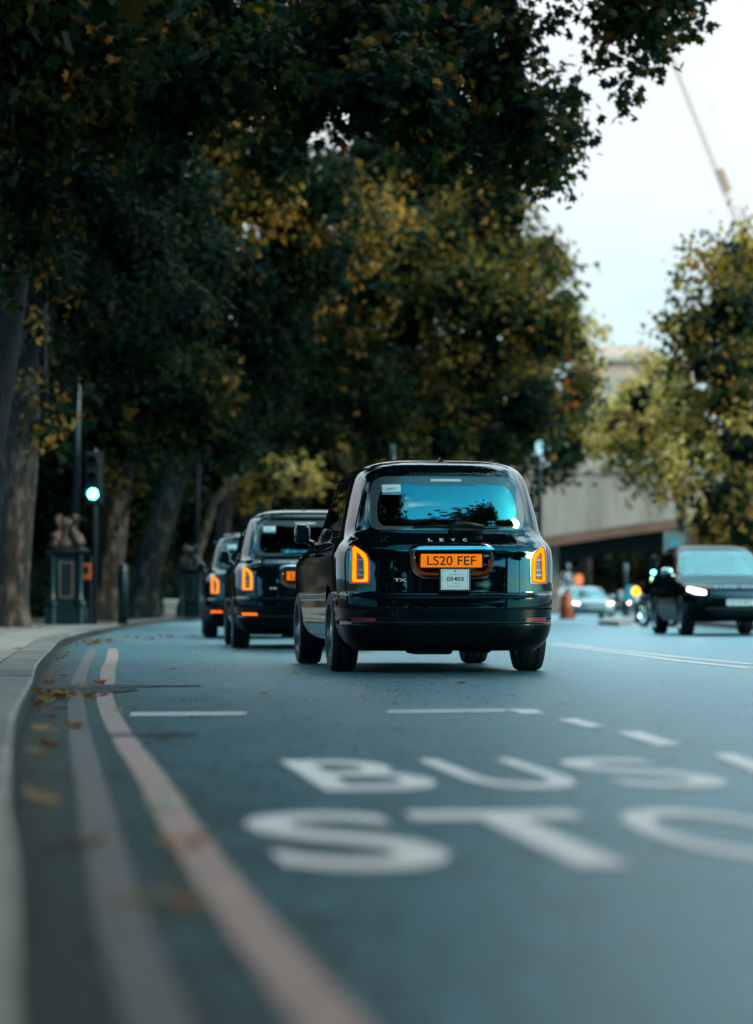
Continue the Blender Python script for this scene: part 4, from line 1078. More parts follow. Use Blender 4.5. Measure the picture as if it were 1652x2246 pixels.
# signs at the right
def sign(loc, h, w_, hh, label, board, n=1):
    root = empty('road_sign', loc); tag(root, label, 'road sign')
    MB().lathe([(.045, 0), (.045, h)], 10).build('post', M['alloy'], root)
    MB().box((0, -.07, h - hh / 2), (w_, .02, hh), bev=.008).build('sign_board', board, root)
    MB().box((0, -.085, h - hh / 2), (w_ * .5, .006, hh * .25)).build('sign_symbol', M['ink_blue'], root)
q = P(1479, 1172, 88); sign((q.x, 88, .1), q.z, .72, .78, 'pale rectangular sign seen above the roof of the oncoming dark car', M['trim_grey'])
q = P(1385, 1290, 100); sign((q.x, 100, .1), q.z, .42, .62, 'small blue sign beside the parked motorcycle', M['sticker_teal'])
# second teal signal at the nose of the dark car
q = P(1434, 1256, 66)
t = signal((q.x, 66, .12), R(-4), 'small traffic signal with teal lamp glowing at the flank of the oncoming dark car'); t.scale = (.62, .62, (q.z - .12) / 2.51)
# amber beacon with a white band
q = P(1395, 1297, 80); b = empty('beacon', (q.x, 80, 0)); tag(b, 'glowing amber beacon on a short post above the motorcycle', 'beacon')
MB().lathe([(.04, 0), (.04, q.z - .1)], 10).build('post', M['black_iron'], b); MB().lathe([(.001, q.z - .13), (.10, q.z - .09), (.13, q.z), (.09, q.z + .1), (.001, q.z + .14)], 14, caps=False).build('lamp', M['beacon_amber'], b, smooth=True)
MB().lathe([(.001, q.z - .36), (.09, q.z - .33), (.11, q.z - .25), (.08, q.z - .17), (.001, q.z - .14)], 14, caps=False).build('white_globe', M['plate_white'], b, smooth=True)
q = P(1270, 1272, 150); b = empty('hanging_lamp', (q.x, 150, 0)); tag(b, 'dim orange lamp on a pole below the bridge', 'lamp')
MB().lathe([(.05, 0), (.05, q.z - .2)], 8).build('pole', M['black_iron'], b); MB().lathe([(.001, q.z - .35), (.20, q.z - .2), (.24, q.z), (.20, q.z + .25), (.001, q.z + .35)], 12, caps=False).build('globe', M['amber_side'], b, smooth=True)
# orange and white barrel
q = G(1243, 1358); b = empty('traffic_barrel', (q.x, q.y, 0)); tag(b, 'orange traffic barrel beside the pale oncoming car', 'traffic barrel')
MB().lathe([(.28, 0), (.26, .3), (.27, .32), (.25, .62), (.24, .64), (.22, .95), (.1, 1.0)], 18).build('drum', M['orange_plastic'], b, auto=True); MB().lathe([(.32, 0), (.32, .06)], 18).build('base_ring', M['rubber'], b)

# ------------------------------------------------------------------ bridge
BR = empty('bridge', (0, 0, 0)); tag(BR, 'wide stone bridge with brown lower edge crossing beyond the cars', 'bridge')
BY = 165.0

def bz(x): # underside: a shallow arch rising to the right
    return 5.6 - 1.6 * (max(0.0, 23 - x) / 13.1) ** 1.3 - (.0022 * (x - 23) ** 2 if x > 23 else 0)
def slab_strip(name, z0f, z1f, y0, y1, mt, x0=5, x1=44, n=26):
    v = []; f = []
    for i in range(n + 1):
        x = x0 + (x1 - x0) * i / n; v += [(x, y0, z0f(x)), (x, y0, z1f(x)), (x, y1, z1f(x)), (x, y1, z0f(x))]
        if i:
            a = 4 * (i - 1); b = 4 * i
            f += [(a, b, b + 1, a + 1), (a + 1, b + 1, b + 2, a + 2), (a + 2, b + 2, b + 3, a + 3), (a + 3, b + 3, b, a)]
    f += [(0, 1, 2, 3), (4 * n, 4 * n + 3, 4 * n + 2, 4 * n + 1)]
    m_ = MB(); m_.add(v, f); return m_.build(name, mt, BR)
top = lambda x: 8.95 + .012 * x
x = 5.0
while x < 43:   # facing panels of the side, with open joints
    slab_strip('facing_panel', lambda q: bz(q) + .62, lambda q: top(q) - .5, BY, BY + .3, M['concrete'], x + .006, x + 5.994, 4); x += 6
slab_strip('lower_edge', lambda q: bz(q), lambda q: bz(q) + .60, BY - .12, BY + .28, M['bridge_edge'])
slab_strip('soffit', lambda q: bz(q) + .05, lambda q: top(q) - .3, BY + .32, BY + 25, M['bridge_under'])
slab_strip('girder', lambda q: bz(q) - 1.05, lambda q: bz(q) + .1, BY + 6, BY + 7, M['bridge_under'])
slab_strip('coping', lambda q: top(q) - .5, lambda q: top(q), BY - .2, BY + .5, M['concrete'])
for k in range(4): slab_strip('railing_bar', lambda q: top(q) + .18 + .24 * k, lambda q: top(q) + .24 + .24 * k, BY, BY + .06, M['rail_white'], 5, 44, 4)
for k in range(20): MB().box((5.3 + 1.95 * k, BY + .03, top(0) + .5), (.12, .12, 1.1)).build('railing_post', M['rail_white'], BR)
for x in (9.4, 11.0, 26.2, 28.3):
    for yy in (BY + 5, BY + 13, BY + 21): MB().box((x, yy, 2.6), (.95, 1.2, 5.2), bev=.05).build('pier', M['concrete'], BR)
MB().box((6.7, BY + 14, 3), (3.4, 16, 6)).build('abutment', M['concrete'], BR)
# railing below the bridge, left
fr = empty('railing', (8.6, 150, 0)); tag(fr, 'low dark railing below the left end of the bridge', 'railing')
for k in range(26): MB().box((k * .18, 0, .5), (.03, .03, 1.0)).build('bar', M['black_iron'], fr)
MB().box((2.2, 0, 1.02), (4.7, .05, .05)).build('top_rail', M['black_iron'], fr)

# ------------------------------------------------------------------ far building and crane
q0 = P(1318, 1000, 380); q1 = P(1465, 752, 380); bw = q1.x - q0.x
B_ = empty('building', (q0.x, 380, 0)); tag(B_, 'tall pale pinkish building lit by the sun beyond the bridge', 'building')
H = P(0, 790, 380).z
MB().box((bw / 2 + 1, 11, H / 2), (bw + 6, 20, H)).build('wall', M['facade'], B_)
MB().box((bw / 2 - 1.0, 10, H + (q1.z - H) / 2), (bw * .62, 14, q1.z - H), bev=.2).build('roof_block', M['facade_trim'], B_)
MB().box((bw / 2 + 1, 10.6, H + .3), (bw + 7, 21, .8)).build('parapet', M['facade_trim'], B_)
for r_ in range(9):
    z = 4 + r_ * (H - 5) / 9
    MB().box((bw / 2 + 1, .9, z - .9), (bw + 6.2, .3, .5)).build('band', M['facade_trim'], B_)
    for c_ in range(7):
        wn_ = MB().box((-.8 + c_ * (bw + 2.5) / 6, .93, z + 1.0), (1.25, .2, 2.0)).build('window', M['facade_trim'], B_)
        MB().box((-.8 + c_ * (bw + 2.5) / 6, .86, z + 1.0), (.95, .1, 1.7)).build('pane', M['facade_glass'], wn_)

a = P(1640, 545, 330); b = P(1468, 115, 330)
CR = empty('crane', (a.x + 6, 330, 0)); tag(CR, 'faint orange lattice crane jib slanting across the sky', 'crane')
def loc_(p): return Vector((p.x - a.x - 6, p.y - 330, p.z))
A_, B2 = loc_(a), loc_(b)
def lattice(p, q, w0, n, name, mt, rad=.10):
    m_ = MB(); d = (q - p).normalized(); s1 = d.cross(Vector((0, 1, 0))).normalized(); s2 = Vector((0, 1, 0))
    def cn(t, k):
        w_ = w0 * (1 - .45 * t); return p + (q - p) * t + s1 * (w_ if k in (0, 1) else -w_) * .5 + s2 * (w_ if k in (0, 3) else -w_) * .5
    for k in range(4): m_.tube([cn(0, k), cn(1, k)], rad, 4)
    for i in range(n):
        for k in range(4): m_.tube([cn(i / n, k), cn((i + 1) / n, (k + 1) % 4)], rad * .45, 3)
    return m_.build(name, mt, CR)
lattice(A_ + (A_ - B2) * .1, B2, .55, 30, 'jib', M['crane_red'], .045)
mast = loc_(P(1652, 560, 330)); lattice(Vector((mast.x, 0, 0)), mast, 1.5, 26, 'mast', M['crane_red'], .09)
c1 = loc_(P(1588, 395, 330)); MB().box(c1, (.8, 1.0, 3.0), Matrix.Rotation(R(-22), 3, 'Y')).build('hoist_unit', M['crane_red'], CR)
ap = loc_(P(1628, 455, 330)); lattice(mast, ap, .7, 6, 'a_frame', M['crane_red'], .07)
MB().tube([ap, loc_(P(1560, 230, 330)), B2], .035, 4).build('cable', M['crane_red'], CR)

# ------------------------------------------------------------------ vehicles
ax, ay = .508, 23.45; rz = R(7.0)
rl = (ax + 1.02 * math.sin(rz), ay - 1.02 * math.cos(rz), 0)
T1 = make_taxi(rl, rz, False, 'LS20 FEF', 'nearest black taxi with orange rear number plate reading LS20 FEF')
tbl_ = {}
for o_ in bpy.data.objects:
    if o_.parent: tbl_.setdefault(o_.parent.name, []).append(o_)
for (x_, y_, r_, lab) in ((-.895, 34.6, 5.0, 'middle black taxi half hidden behind the nearest one, red lower lamps lit'), (-1.97, 45.5, 4.4, 'farthest of the black taxis, only its left side showing')):
    c = copy_tree(T1, None, tbl_); c.location = (x_, y_, 0); c.rotation_euler = (0, 0, R(r_)); c['label'] = lab
    for ch in [o_ for o_ in bpy.data.objects if o_.parent == c]:
        if ch.name.startswith('reflector'):
            ch.data = ch.data.copy(); ch.data.materials.clear(); ch.data.materials.append(M['fog_red'])
        if ch.name.startswith('number_plate'):
            for l_ in [o_ for o_ in bpy.data.objects if o_.parent == ch]:
                if x_ < -1.5: pass
make_car('suv', (6.36, 53.9, 0), R(180 + 3.4), 'large dark oncoming car with lit white headlight cut off by the frame', M['paint_low'], badge='RANGE ROVER', cat='car', sz=1.05)
g = G(1280, 1356.5); make_car('pale_car', (g.x + .2, g.y + 4.4, 0), R(183), 'pale silver oncoming car far off with both headlights lit', M['silver'], sz=.78, sl=.92, sw=.93, plate='LD16 KXO', wheels_r=.31)
make_car('dark_car', (P(1353, 1340, 150).x + .6, 154, 0), R(190), 'dark car far off beyond the island with warm glowing headlights', M['paint'], sz=.85, sl=.92, sw=.9, plate='LB14 HNE', lamps='head_warm', wheels_r=.32)

# parked motorcycle seen from the front quarter
mc = empty('motorcycle', (G(1408, 1375).x, 68, 0), R(25)); tag(mc, 'chrome and pale blue motorcycle parked behind the oncoming dark car', 'motorcycle')
for y_, nm in ((0, 'wheel'), (-1.35, 'wheel')):
    w = MB(); w.lathe([(.24, -.05), (.30, -.06), (.32, 0), (.30, .06), (.24, .05)], 24, axis='x', caps=False); wo = w.build(nm, M['rubber'], mc, smooth=True); wo.location = (0, y_, .32)
    r_ = MB().lathe([(.25, -.03), (.25, .03), (.22, .03), (.22, -.03)], 20, axis='x', caps=False)
    for k in range(8): r_.box(Matrix.Rotation(k * math.pi / 4, 3, 'X') @ Vector((0, 0, .12)), (.02, .02, .22), Matrix.Rotation(k * math.pi / 4, 3, 'X'))
    r_.build('rim', M['chrome'], wo)
    f_ = MB(); n = 10; vs = []; fs = []
    for k in range(n + 1):
        a = math.pi * (.1 + .8 * k / n); vs += [(-.08, .35 * math.cos(a), .35 * math.sin(a)), (.08, .35 * math.cos(a), .35 * math.sin(a))]
        if k: fs.append((2 * k - 2, 2 * k - 1, 2 * k + 1, 2 * k))
    f_.add(vs, fs); fo = f_.build('mudguard', M['silver'], mc, smooth=True); fo.location = (0, y_, .34)
b = MB(); b.box((0, -.75, .62), (.24, .55, .30), bev=.09); b.build('fuel_tank', M['silver'], mc, smooth=True)
b = MB(); b.box((0, -.70, .38), (.34, .42, .30), bev=.06); b.build('engine', M['chrome'], mc, smooth=True)
MB().box((0, -.25, .74), (.26, .60, .10), bev=.04).build('seat', M['black_plastic'], mc, smooth=True)
for sx in (-1, 1): MB().tube([(sx * .10, -1.35, .32), (sx * .10, -1.08, .95)], .028, 8).build('fork', M['chrome'], mc)
MB().tube([(-.36, -.95, 1.02), (-.15, -1.06, 1.0), (.15, -1.06, 1.0), (.36, -.95, 1.02)], .018, 8).build('handlebar', M['chrome'], mc)
for sx in (-1, 1): MB().box((sx * .34, -1.0, 1.18), (.13, .03, .10), bev=.012).build('mirror', M['chrome'], mc)
MB().lathe([(.001, -.10), (.08, -.06), (.10, 0), (.07, .06), (.001, .09)], 16, axis='y', caps=False, c=(0, -1.2, .88)).build('headlight', M['chrome'], mc, smooth=True)
MB().tube([(.18, -.75, .22), (.2, -.2, .22), (.2, .25, .30)], [.03, .05, .055], 10).build('exhaust', M['chrome'], mc, smooth=True)
# ------------------------------------------------------------------ leaves
def leaf_template(detail):
    if detail == 2:      # plane-tree leaf: five pointed lobes
        o = [(0, 0), (-.42, .08), (-.26, .30), (-.52, .62), (-.20, .60), (0, 1.0), (.20, .60), (.52, .62), (.26, .30), (.42, .08)]
        c = (0, .40)
    elif detail == 1:
        o = [(0, 0), (-.45, .22), (-.24, .55), (0, 1.0), (.24, .55), (.45, .22)]; c = (0, .40)
    else:
        o = [(0, 0), (-.42, .45), (0, 1.0), (.42, .45)]; c = None
    v = [(x, y, -.16 * abs(x) - .10 * y * y) for x, y in o]
    if c: v.append((c[0], c[1], .06)); n = len(o); f = [(n, i, (i + 1) % n) for i in range(n)]
    else: f = [(0, 1, 2), (0, 2, 3)]
    return np.array(v), np.array(f)

PAL = {  # leaf colours; the golden tones also stand in for sunlit clumps
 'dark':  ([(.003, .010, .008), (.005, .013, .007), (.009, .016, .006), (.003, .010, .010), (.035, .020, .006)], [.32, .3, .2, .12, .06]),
 'near':  ([(.003, .014, .009), (.009, .020, .006), (.034, .026, .006), (.003, .015, .013), (.17, .075, .018)], [.32, .29, .22, .12, .05]),
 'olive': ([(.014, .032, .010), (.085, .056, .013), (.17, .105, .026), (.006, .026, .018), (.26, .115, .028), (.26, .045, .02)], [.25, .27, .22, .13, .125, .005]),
 'autumn': ([(.15, .085, .014), (.30, .13, .032), (.40, .19, .055), (.10, .060, .016), (.008, .020, .011), (.34, .08, .02)], [.26, .27, .18, .15, .13, .01]),
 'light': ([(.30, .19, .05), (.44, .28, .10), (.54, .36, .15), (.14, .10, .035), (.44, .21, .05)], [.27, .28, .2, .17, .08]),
}

def leaves_mesh(name, blobs, size, detail, per_area, spread=.22, clus=13, core=2.6, cs=2.4):
    """blobs: list of (centre, radii, palette, density). Leaves hang in little sprays over and inside every blob"""
    tv, tf = leaf_template(detail)
    Ps, Cs, Ns = [], [], []
    for (c, r, pal, dn) in blobs:
        c = np.array(c, float); r = np.array(r, float)
        area = 4 * math.pi * ((r[0] * r[1]) ** 1.6 / 3 + (r[0] * r[2]) ** 1.6 / 3 + (r[1] * r[2]) ** 1.6 / 3) ** (1 / 1.6)
        nc = max(3, int(area * per_area * 1.15 * dn / clus))
        d = RNG.normal(size=(nc, 3)); d /= np.linalg.norm(d, axis=1, keepdims=True)
        rad = RNG.uniform(.45, 1.04, nc) ** .7
        cc = c + d * r * rad[:, None]
        k = RNG.integers(clus // 2, clus * 3 // 2, nc); idx = np.repeat(np.arange(nc), k)
        off = RNG.normal(size=(len(idx), 3)) * spread * np.array([1, 1, 1.15])
        Ps.append(cc[idx] + off)
        nn = d[idx] * .55 + RNG.normal(size=(len(idx), 3)) * .55 + np.array([0, 0, .45]); Ns.append(nn)
        cols, pr = PAL[pal]; cols = np.array(cols)
        base = RNG.choice(len(cols), p=pr, size=nc)[idx]; own = RNG.choice(len(cols), p=pr, size=len(idx))
        pick = np.where(RNG.random(len(idx)) < .82, base, own)
        Cs.append(cols[pick] * RNG.uniform(.75, 1.3, (len(idx), 1)))
    big = []
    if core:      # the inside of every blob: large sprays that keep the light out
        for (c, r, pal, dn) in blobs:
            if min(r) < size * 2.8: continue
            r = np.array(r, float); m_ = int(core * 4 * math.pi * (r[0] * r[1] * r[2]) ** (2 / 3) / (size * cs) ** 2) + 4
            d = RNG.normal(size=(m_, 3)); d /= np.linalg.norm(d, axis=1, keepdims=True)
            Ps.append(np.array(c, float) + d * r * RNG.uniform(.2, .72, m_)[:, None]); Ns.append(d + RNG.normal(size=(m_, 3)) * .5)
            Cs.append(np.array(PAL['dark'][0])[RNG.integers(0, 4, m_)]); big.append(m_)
    nb = sum(big)
    pos = np.concatenate(Ps); nn = np.concatenate(Ns); col = np.concatenate(Cs); n = len(pos)
    nn /= np.linalg.norm(nn, axis=1, keepdims=True)
    down = np.tile([0, 0, -1.0], (n, 1)) + RNG.normal(size=(n, 3)) * .65
    t = down - nn * (down * nn).sum(1, keepdims=True); t /= np.linalg.norm(t, axis=1, keepdims=True)
    b = np.cross(t, nn)
    sz = size * RNG.uniform(.65, 1.25, n)
    if nb: sz[-nb:] *= cs
    L = tv[None] * sz[:, None, None]
    V = pos[:, None] + L[..., 0:1] * b[:, None] + L[..., 1:2] * t[:, None] + L[..., 2:3] * nn[:, None]
    k = len(tv); V = V.reshape(-1, 3); F = (tf[None] + (np.arange(n) * k)[:, None, None]).reshape(-1)
    me = bpy.data.meshes.new(name)
    me.vertices.add(len(V)); me.vertices.foreach_set('co', V.ravel().astype(np.float32))
    me.loops.add(len(F)); me.loops.foreach_set('vertex_index', F.astype(np.int32))
    nf = len(F) // 3; me.polygons.add(nf)
    me.polygons.foreach_set('loop_start', np.arange(0, len(F), 3, dtype=np.int32)); me.polygons.foreach_set('loop_total', np.full(nf, 3, dtype=np.int32))
    me.update(calc_edges=True)
    at = me.attributes.new('leafcol', 'FLOAT_COLOR', 'POINT')
    C = np.ones((n, k, 4), np.float32); C[..., :3] = col[:, None]
    at.data.foreach_set('color', C.ravel())
    me.materials.append(M['leaf'])
    LEAFCOUNT[0] += nf
    return me
LEAFCOUNT = [0]

def trunk_mesh(name, pts, rads, mt, parent, n=18, flare=True):
    """trunk or limb: a tapering bent tube with swellings, roots spread at the foot"""
    P_ = [Vector(p) for p in pts]; m = 5; Q = []; Rr = []
    for i in range(len(P_) - 1):
        for k in range(m):
            t = k / m; Q.append(P_[i].lerp(P_[i + 1], t)); Rr.append(rads[i] * (1 - t) + rads[i + 1] * t)
    Q.append(P_[-1]); Rr.append(rads[-1])
    b = MB(); ph = [random.uniform(0, 6.28) for _ in range(4)]
    vs = []; fs = []
    for i, q in enumerate(Q):
        t = (Q[min(i + 1, len(Q) - 1)] - Q[max(i - 1, 0)]).normalized(); a = t.cross(Vector((.1, 1, .05))).normalized(); c = t.cross(a)
        hgt = (q - Q[0]).length
        for k in range(n):
            an = 2 * math.pi * k / n
            rr = Rr[i] * (1 + .07 * math.sin(3 * an + ph[0] + hgt) + .05 * math.sin(5 * an + ph[1] - .7 * hgt))
            if flare: rr += Rr[0] * math.exp(-hgt / .35) * (.28 + .30 * max(0, math.sin(3 * an + ph[2])))
            vs.append(q + a * math.cos(an) * rr + c * math.sin(an) * rr)
    for i in range(len(Q) - 1):
        for k in range(n): fs.append((i * n + k, i * n + (k + 1) % n, (i + 1) * n + (k + 1) % n, (i + 1) * n + k))
    fs.append(tuple(range(n - 1, -1, -1))); fs.append(tuple((len(Q) - 1) * n + k for k in range(n)))
    b.add(vs, fs); return b.build(name, mt, parent, smooth=True)

def blob(px, py, rpx, Y, pal, ry=None, dn=1.0, depth=1.0):
    c = P(px, py, Y); r = rpx / FPX * Y; rz_ = (ry or rpx) / FPX * Y
    return (tuple(c), (r, r * depth, rz_), pal, dn)

def tree(label, base, tr, rads, blobs, size, detail, per, spread=.22, limbs=6, mt='bark', group='plane trees lining the left pavement', name='plane_tree', clus=13, extra_twigs=0):
    root = empty(name, (base[0], base[1], base[2])); tag(root, label, 'tree', group)
    off = Vector(base)
    trunk = trunk_mesh('trunk', [Vector(p) - off for p in tr], rads, M[mt], root)
    bl = [((np.array(c) - np.array(base)), r, pl, dn) for c, r, pl, dn in blobs]
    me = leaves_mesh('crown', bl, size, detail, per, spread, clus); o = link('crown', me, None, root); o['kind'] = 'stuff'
    topp = Vector(tr[-1]) - off; n = len(bl); step = max(1, n // max(1, limbs))
    for i in range(0, n, step):
        c = Vector(bl[i][0])
        if (c - topp).length > 6.5: continue
        midp = topp.lerp(c, .5) + Vector((random.uniform(-.4, .4), random.uniform(-.4, .4), .35 * (c - topp).length * .4))
        r0 = rads[-1] * .55
        trunk_mesh('limb', [topp - Vector((0, 0, .3)), midp, c], [r0 * .7, r0 * .4, r0 * .12], M['bark_dark'], root, n=8, flare=False)
    return root

# ---- tree A: nearest visible, its leaves against the sky at the top
Y0 = 40
A_b = []
for (px, py, r) in ((980, 60, 120), (1080, 150, 95), (1150, 235, 75), (1195, 300, 70), (1205, 360, 48), (1130, 340, 65), (1060, 300, 90), (1150, 395, 35), (1222, 395, 26),
                    (1230, 210, 45), (1120, 60, 60), (1040, 10, 110), (1255, 270, 34), (1245, 330, 30), (1090, 385, 45),
                    (880, 100, 130), (930, 230, 110), (780, 60, 130), (830, 200, 120), (700, 110, 120), (960, 330, 70), (620, 60, 120), (540, 150, 120), (640, 230, 80),
                    (430, 70, 140), (300, 90, 150), (150, 80, 150), (20, 60, 150), (390, 210, 110), (230, 230, 130), (90, 230, 130)):
    A_b.append(blob(px, py, r, Y0 + random.uniform(-3.5, 4), 'near', depth=1.1))
for (px, py, r) in ((40, 400, 70), (15, 500, 60), (70, 560, 50), (25, 610, 40), (110, 470, 60), (60, 330, 70)):
    A_b.append(blob(px, py, r, 41.3, 'near'))
# overhead, above the frame
for (px, py, r) in ((900, -130, 170), (600, -150, 180), (300, -140, 180), (0, -120, 180), (1100, -140, 140), (750, -320, 200), (400, -340, 220), (50, -320, 220), (1050, -300, 170), (600, -520, 240), (200, -520, 240)):
    A_b.append(blob(px, py, r, Y0 + random.uniform(-6, 8), 'near', depth=1.3, dn=.7))
# the spray hanging at the top right
for (px, py, r) in ((1345, 35, 50), (1400, 70, 42), (1450, 30, 52), (1500, 30, 34), (1425, 120, 26), (1330, 105, 26), (1352, 165, 18), (1357, 215, 14), (1475, 85, 26), (1390, 10, 55), (1222, 12, 15), (1405, 150, 10), (1375, -60, 80), (1290, -150, 90), (1470, -70, 80), (1565, -120, 90), (1180, -160, 70), (1330, 70, 30), (1520, 50, 16)):
    A_b.append(blob(px, py, r, 37 + random.uniform(-1.2, 1.2), 'near', dn=1.25))
tree('nearest plane tree, its dark crown filling the top with one spray hanging over the road', (-6.75, 43, .1),
     [(-6.85, 43, 0), (-6.70, 43, 1.2), (-6.38, 43, 2.5), (-6.16, 43, 3.6), (-5.45, 42.8, 7.8)], [.34, .30, .27, .25, .20], A_b, .165, 2, 80, spread=.15, limbs=12, mt='bark_dark')

# ---- tree B: trunk at the left edge
B_b = []
for (px, py, r) in ((30, 350, 130), (150, 400, 130), (270, 400, 120), (60, 520, 120), (190, 540, 110), (300, 520, 110), (20, 650, 90), (180, 660, 90), (120, 600, 60), (350, 330, 100), (400, 440, 90), (440, 560, 90),
                    (330, 640, 90), (-60, 450, 140), (60, 690, 45), (30, 760, 40), (100, 880, 34), (108, 930, 26), (60, 820, 22), (210, 770, 80), (330, 760, 80), (420, 680, 80)):
    B_b.append(blob(px, py, r, 52 + random.uniform(-3, 6), 'dark' if px > 30 or py < 600 else 'near', depth=1.2))
for (px, py, r) in ((100, 860, 30), (112, 915, 26), (92, 945, 20), (70, 720, 24), (150, 640, 24)): B_b.append(blob(px, py, r, 52.5, 'autumn', dn=1.2))
tree('plane tree whose pale trunk stands at the left edge beside the ornate lamp', (-7.32, 54, .1),
     [(-7.42, 54, 0), (-7.34, 54, 1.0), (-7.20, 54, 3.2), (-7.12, 54, 6.2), (-6.9, 54, 8.5)], [.40, .37, .36, .34, .26], B_b, .17, 1, 52, spread=.2)

# ---- tree C, D: middle distance, patches of brown
C_b = []
for (px, py, r, pal) in ((470, 330, 110, 'autumn'), (500, 240, 70, 'autumn'), (560, 420, 90, 'autumn'), (480, 470, 80, 'autumn'), (430, 220, 80, 'dark'), (600, 330, 90, 'near'), (380, 560, 100, 'dark'),
                         (520, 600, 100, 'dark'), (640, 480, 90, 'autumn'), (590, 560, 80, 'dark'), (700, 560, 90, 'near'), (450, 720, 110, 'dark'), (590, 720, 110, 'dark'), (330, 840, 100, 'near'), (220, 860, 90, 'near'),
                         (450, 850, 100, 'near'), (570, 850, 90, 'dark'), (260, 950, 70, 'near'), (380, 930, 80, 'near'), (490, 950, 70, 'dark'), (640, 640, 80, 'autumn'), (270, 740, 90, 'dark'), (700, 400, 90, 'near'), (330, 1010, 40, 'near'), (255, 1060, 40, 'near'), (210, 1020, 40, 'near'), (280, 1120, 22, 'near')):
    C_b.append(blob(px, py, r, 74 + random.uniform(-6, 7), pal, depth=1.2))
tree('plane tree with a brown turning crown, trunk right of the teal signal', (-7.75, 80, .1),
     [(-8.05, 80, 0), (-7.95, 80, 1.5), (-7.72, 80, 4), (-7.3, 80, 8), (-5.5, 79, 11)], [.50, .44, .40, .36, .28], C_b, .21, 1, 36, spread=.25)
D_b = []
for (px, py, r, pal) in ((780, 380, 100, 'near'), (780, 500, 100, 'autumn'), (880, 440, 110, 'olive'), (870, 560, 100, 'olive'), (990, 420, 100, 'olive'), (1080, 450, 90, 'olive'), (990, 540, 100, 'olive'), (1100, 540, 80, 'olive'), (1150, 600, 70, 'olive'),
                         (1200, 560, 55, 'olive'), (1240, 600, 38, 'olive'), (1225, 655, 42, 'olive'), (1140, 690, 80, 'olive'), (1030, 650, 100, 'olive'), (900, 680, 100, 'near'), (780, 640, 100, 'olive'), (690, 740, 90, 'near'), (800, 770, 100, 'near'),
                         (920, 800, 100, 'near'), (1040, 780, 100, 'olive'), (1150, 790, 80, 'olive'), (1200, 730, 55, 'olive'), (700, 860, 80, 'near'), (820, 880, 90, 'near'), (950, 900, 80, 'near'), (1060, 880, 80, 'near'), (1150, 900, 70, 'near'), (1190, 850, 50, 'olive'),
                         (700, 950, 50, 'near'), (830, 960, 50, 'near'), (970, 965, 50, 'olive'), (1090, 960, 50, 'near'), (1160, 1000, 40, 'dark'), (1172, 1060, 26, 'dark'), (860, 330, 90, 'dark'), (960, 320, 80, 'near'), (1110, 440, 60, 'olive'), (745, 700, 50, 'olive'), (610, 930, 60, 'near'), (560, 1000, 40, 'near')):
    D_b.append(blob(px, py, r, 88 + random.uniform(-8, 9), pal, depth=1.25))
tree('broad olive crowned plane tree behind the taxis, leaning trunk left of them', (-7.55, 92, .1),
     [(-8.0, 92, 0), (-7.8, 92, 1.6), (-7.15, 92, 4), (-6.2, 92, 8), (-2, 91, 12)], [.54, .46, .40, .34, .28], D_b, .24, 1, 30, spread=.28, limbs=10)
# ---- further along, paler
E_b = []
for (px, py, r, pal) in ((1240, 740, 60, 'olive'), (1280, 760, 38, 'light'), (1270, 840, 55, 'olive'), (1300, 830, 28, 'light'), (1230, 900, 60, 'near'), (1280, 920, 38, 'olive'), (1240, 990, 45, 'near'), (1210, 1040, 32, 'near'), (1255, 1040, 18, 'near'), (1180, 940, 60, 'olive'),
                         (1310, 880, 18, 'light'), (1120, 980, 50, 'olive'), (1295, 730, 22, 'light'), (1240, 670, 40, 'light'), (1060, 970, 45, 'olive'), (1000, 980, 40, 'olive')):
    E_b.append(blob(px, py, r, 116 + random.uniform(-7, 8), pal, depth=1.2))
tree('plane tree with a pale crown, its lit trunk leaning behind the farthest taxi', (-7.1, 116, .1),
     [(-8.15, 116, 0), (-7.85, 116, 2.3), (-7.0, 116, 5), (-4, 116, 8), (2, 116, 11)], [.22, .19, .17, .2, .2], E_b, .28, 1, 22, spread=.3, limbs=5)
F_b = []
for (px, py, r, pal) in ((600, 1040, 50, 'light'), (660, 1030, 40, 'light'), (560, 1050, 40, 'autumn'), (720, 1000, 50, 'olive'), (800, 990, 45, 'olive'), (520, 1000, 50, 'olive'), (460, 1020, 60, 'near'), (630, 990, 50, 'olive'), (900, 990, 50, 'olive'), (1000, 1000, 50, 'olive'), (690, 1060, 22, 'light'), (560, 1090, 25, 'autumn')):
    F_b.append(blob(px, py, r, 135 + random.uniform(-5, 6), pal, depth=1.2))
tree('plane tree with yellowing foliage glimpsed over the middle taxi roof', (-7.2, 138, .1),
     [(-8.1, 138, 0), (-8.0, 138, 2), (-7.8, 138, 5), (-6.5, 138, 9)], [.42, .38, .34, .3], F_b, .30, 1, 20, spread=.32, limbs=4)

# dark trees of the garden behind the pavement, one after another
def simple_blobs(cx, cy, z0, z1, rad, pal, n):
    out = []
    for i in range(n):
        a = random.uniform(0, 6.28); rr = rad * math.sqrt(random.random()) * .75; z = random.uniform(z0, z1)
        out.append(((cx + rr * math.cos(a), cy + rr * math.sin(a), z), (rad * .42, rad * .42, rad * .38), pal, 1))
    return out
proto = None
spots = [(-12.5, 62), (-13.5, 78), (-14, 95), (-13, 112), (-15, 130), (-12, 150), (-9, 172), (-1, 186), (-17, 105), (-19, 150), (-4, 205), (6, 215)]
words = ['behind the trunk at the left edge', 'behind the ornate lamp standard', 'behind the teal traffic signal', 'behind the slim green post', 'behind the third trunk', 'behind the farthest taxi', 'above the farthest taxi, far back', 'far back behind the middle taxi', 'deep in the garden behind the signal', 'deep in the garden behind the taxis', 'seen far off under the bridge, behind its left pier', 'seen far off through the middle of the bridge opening']
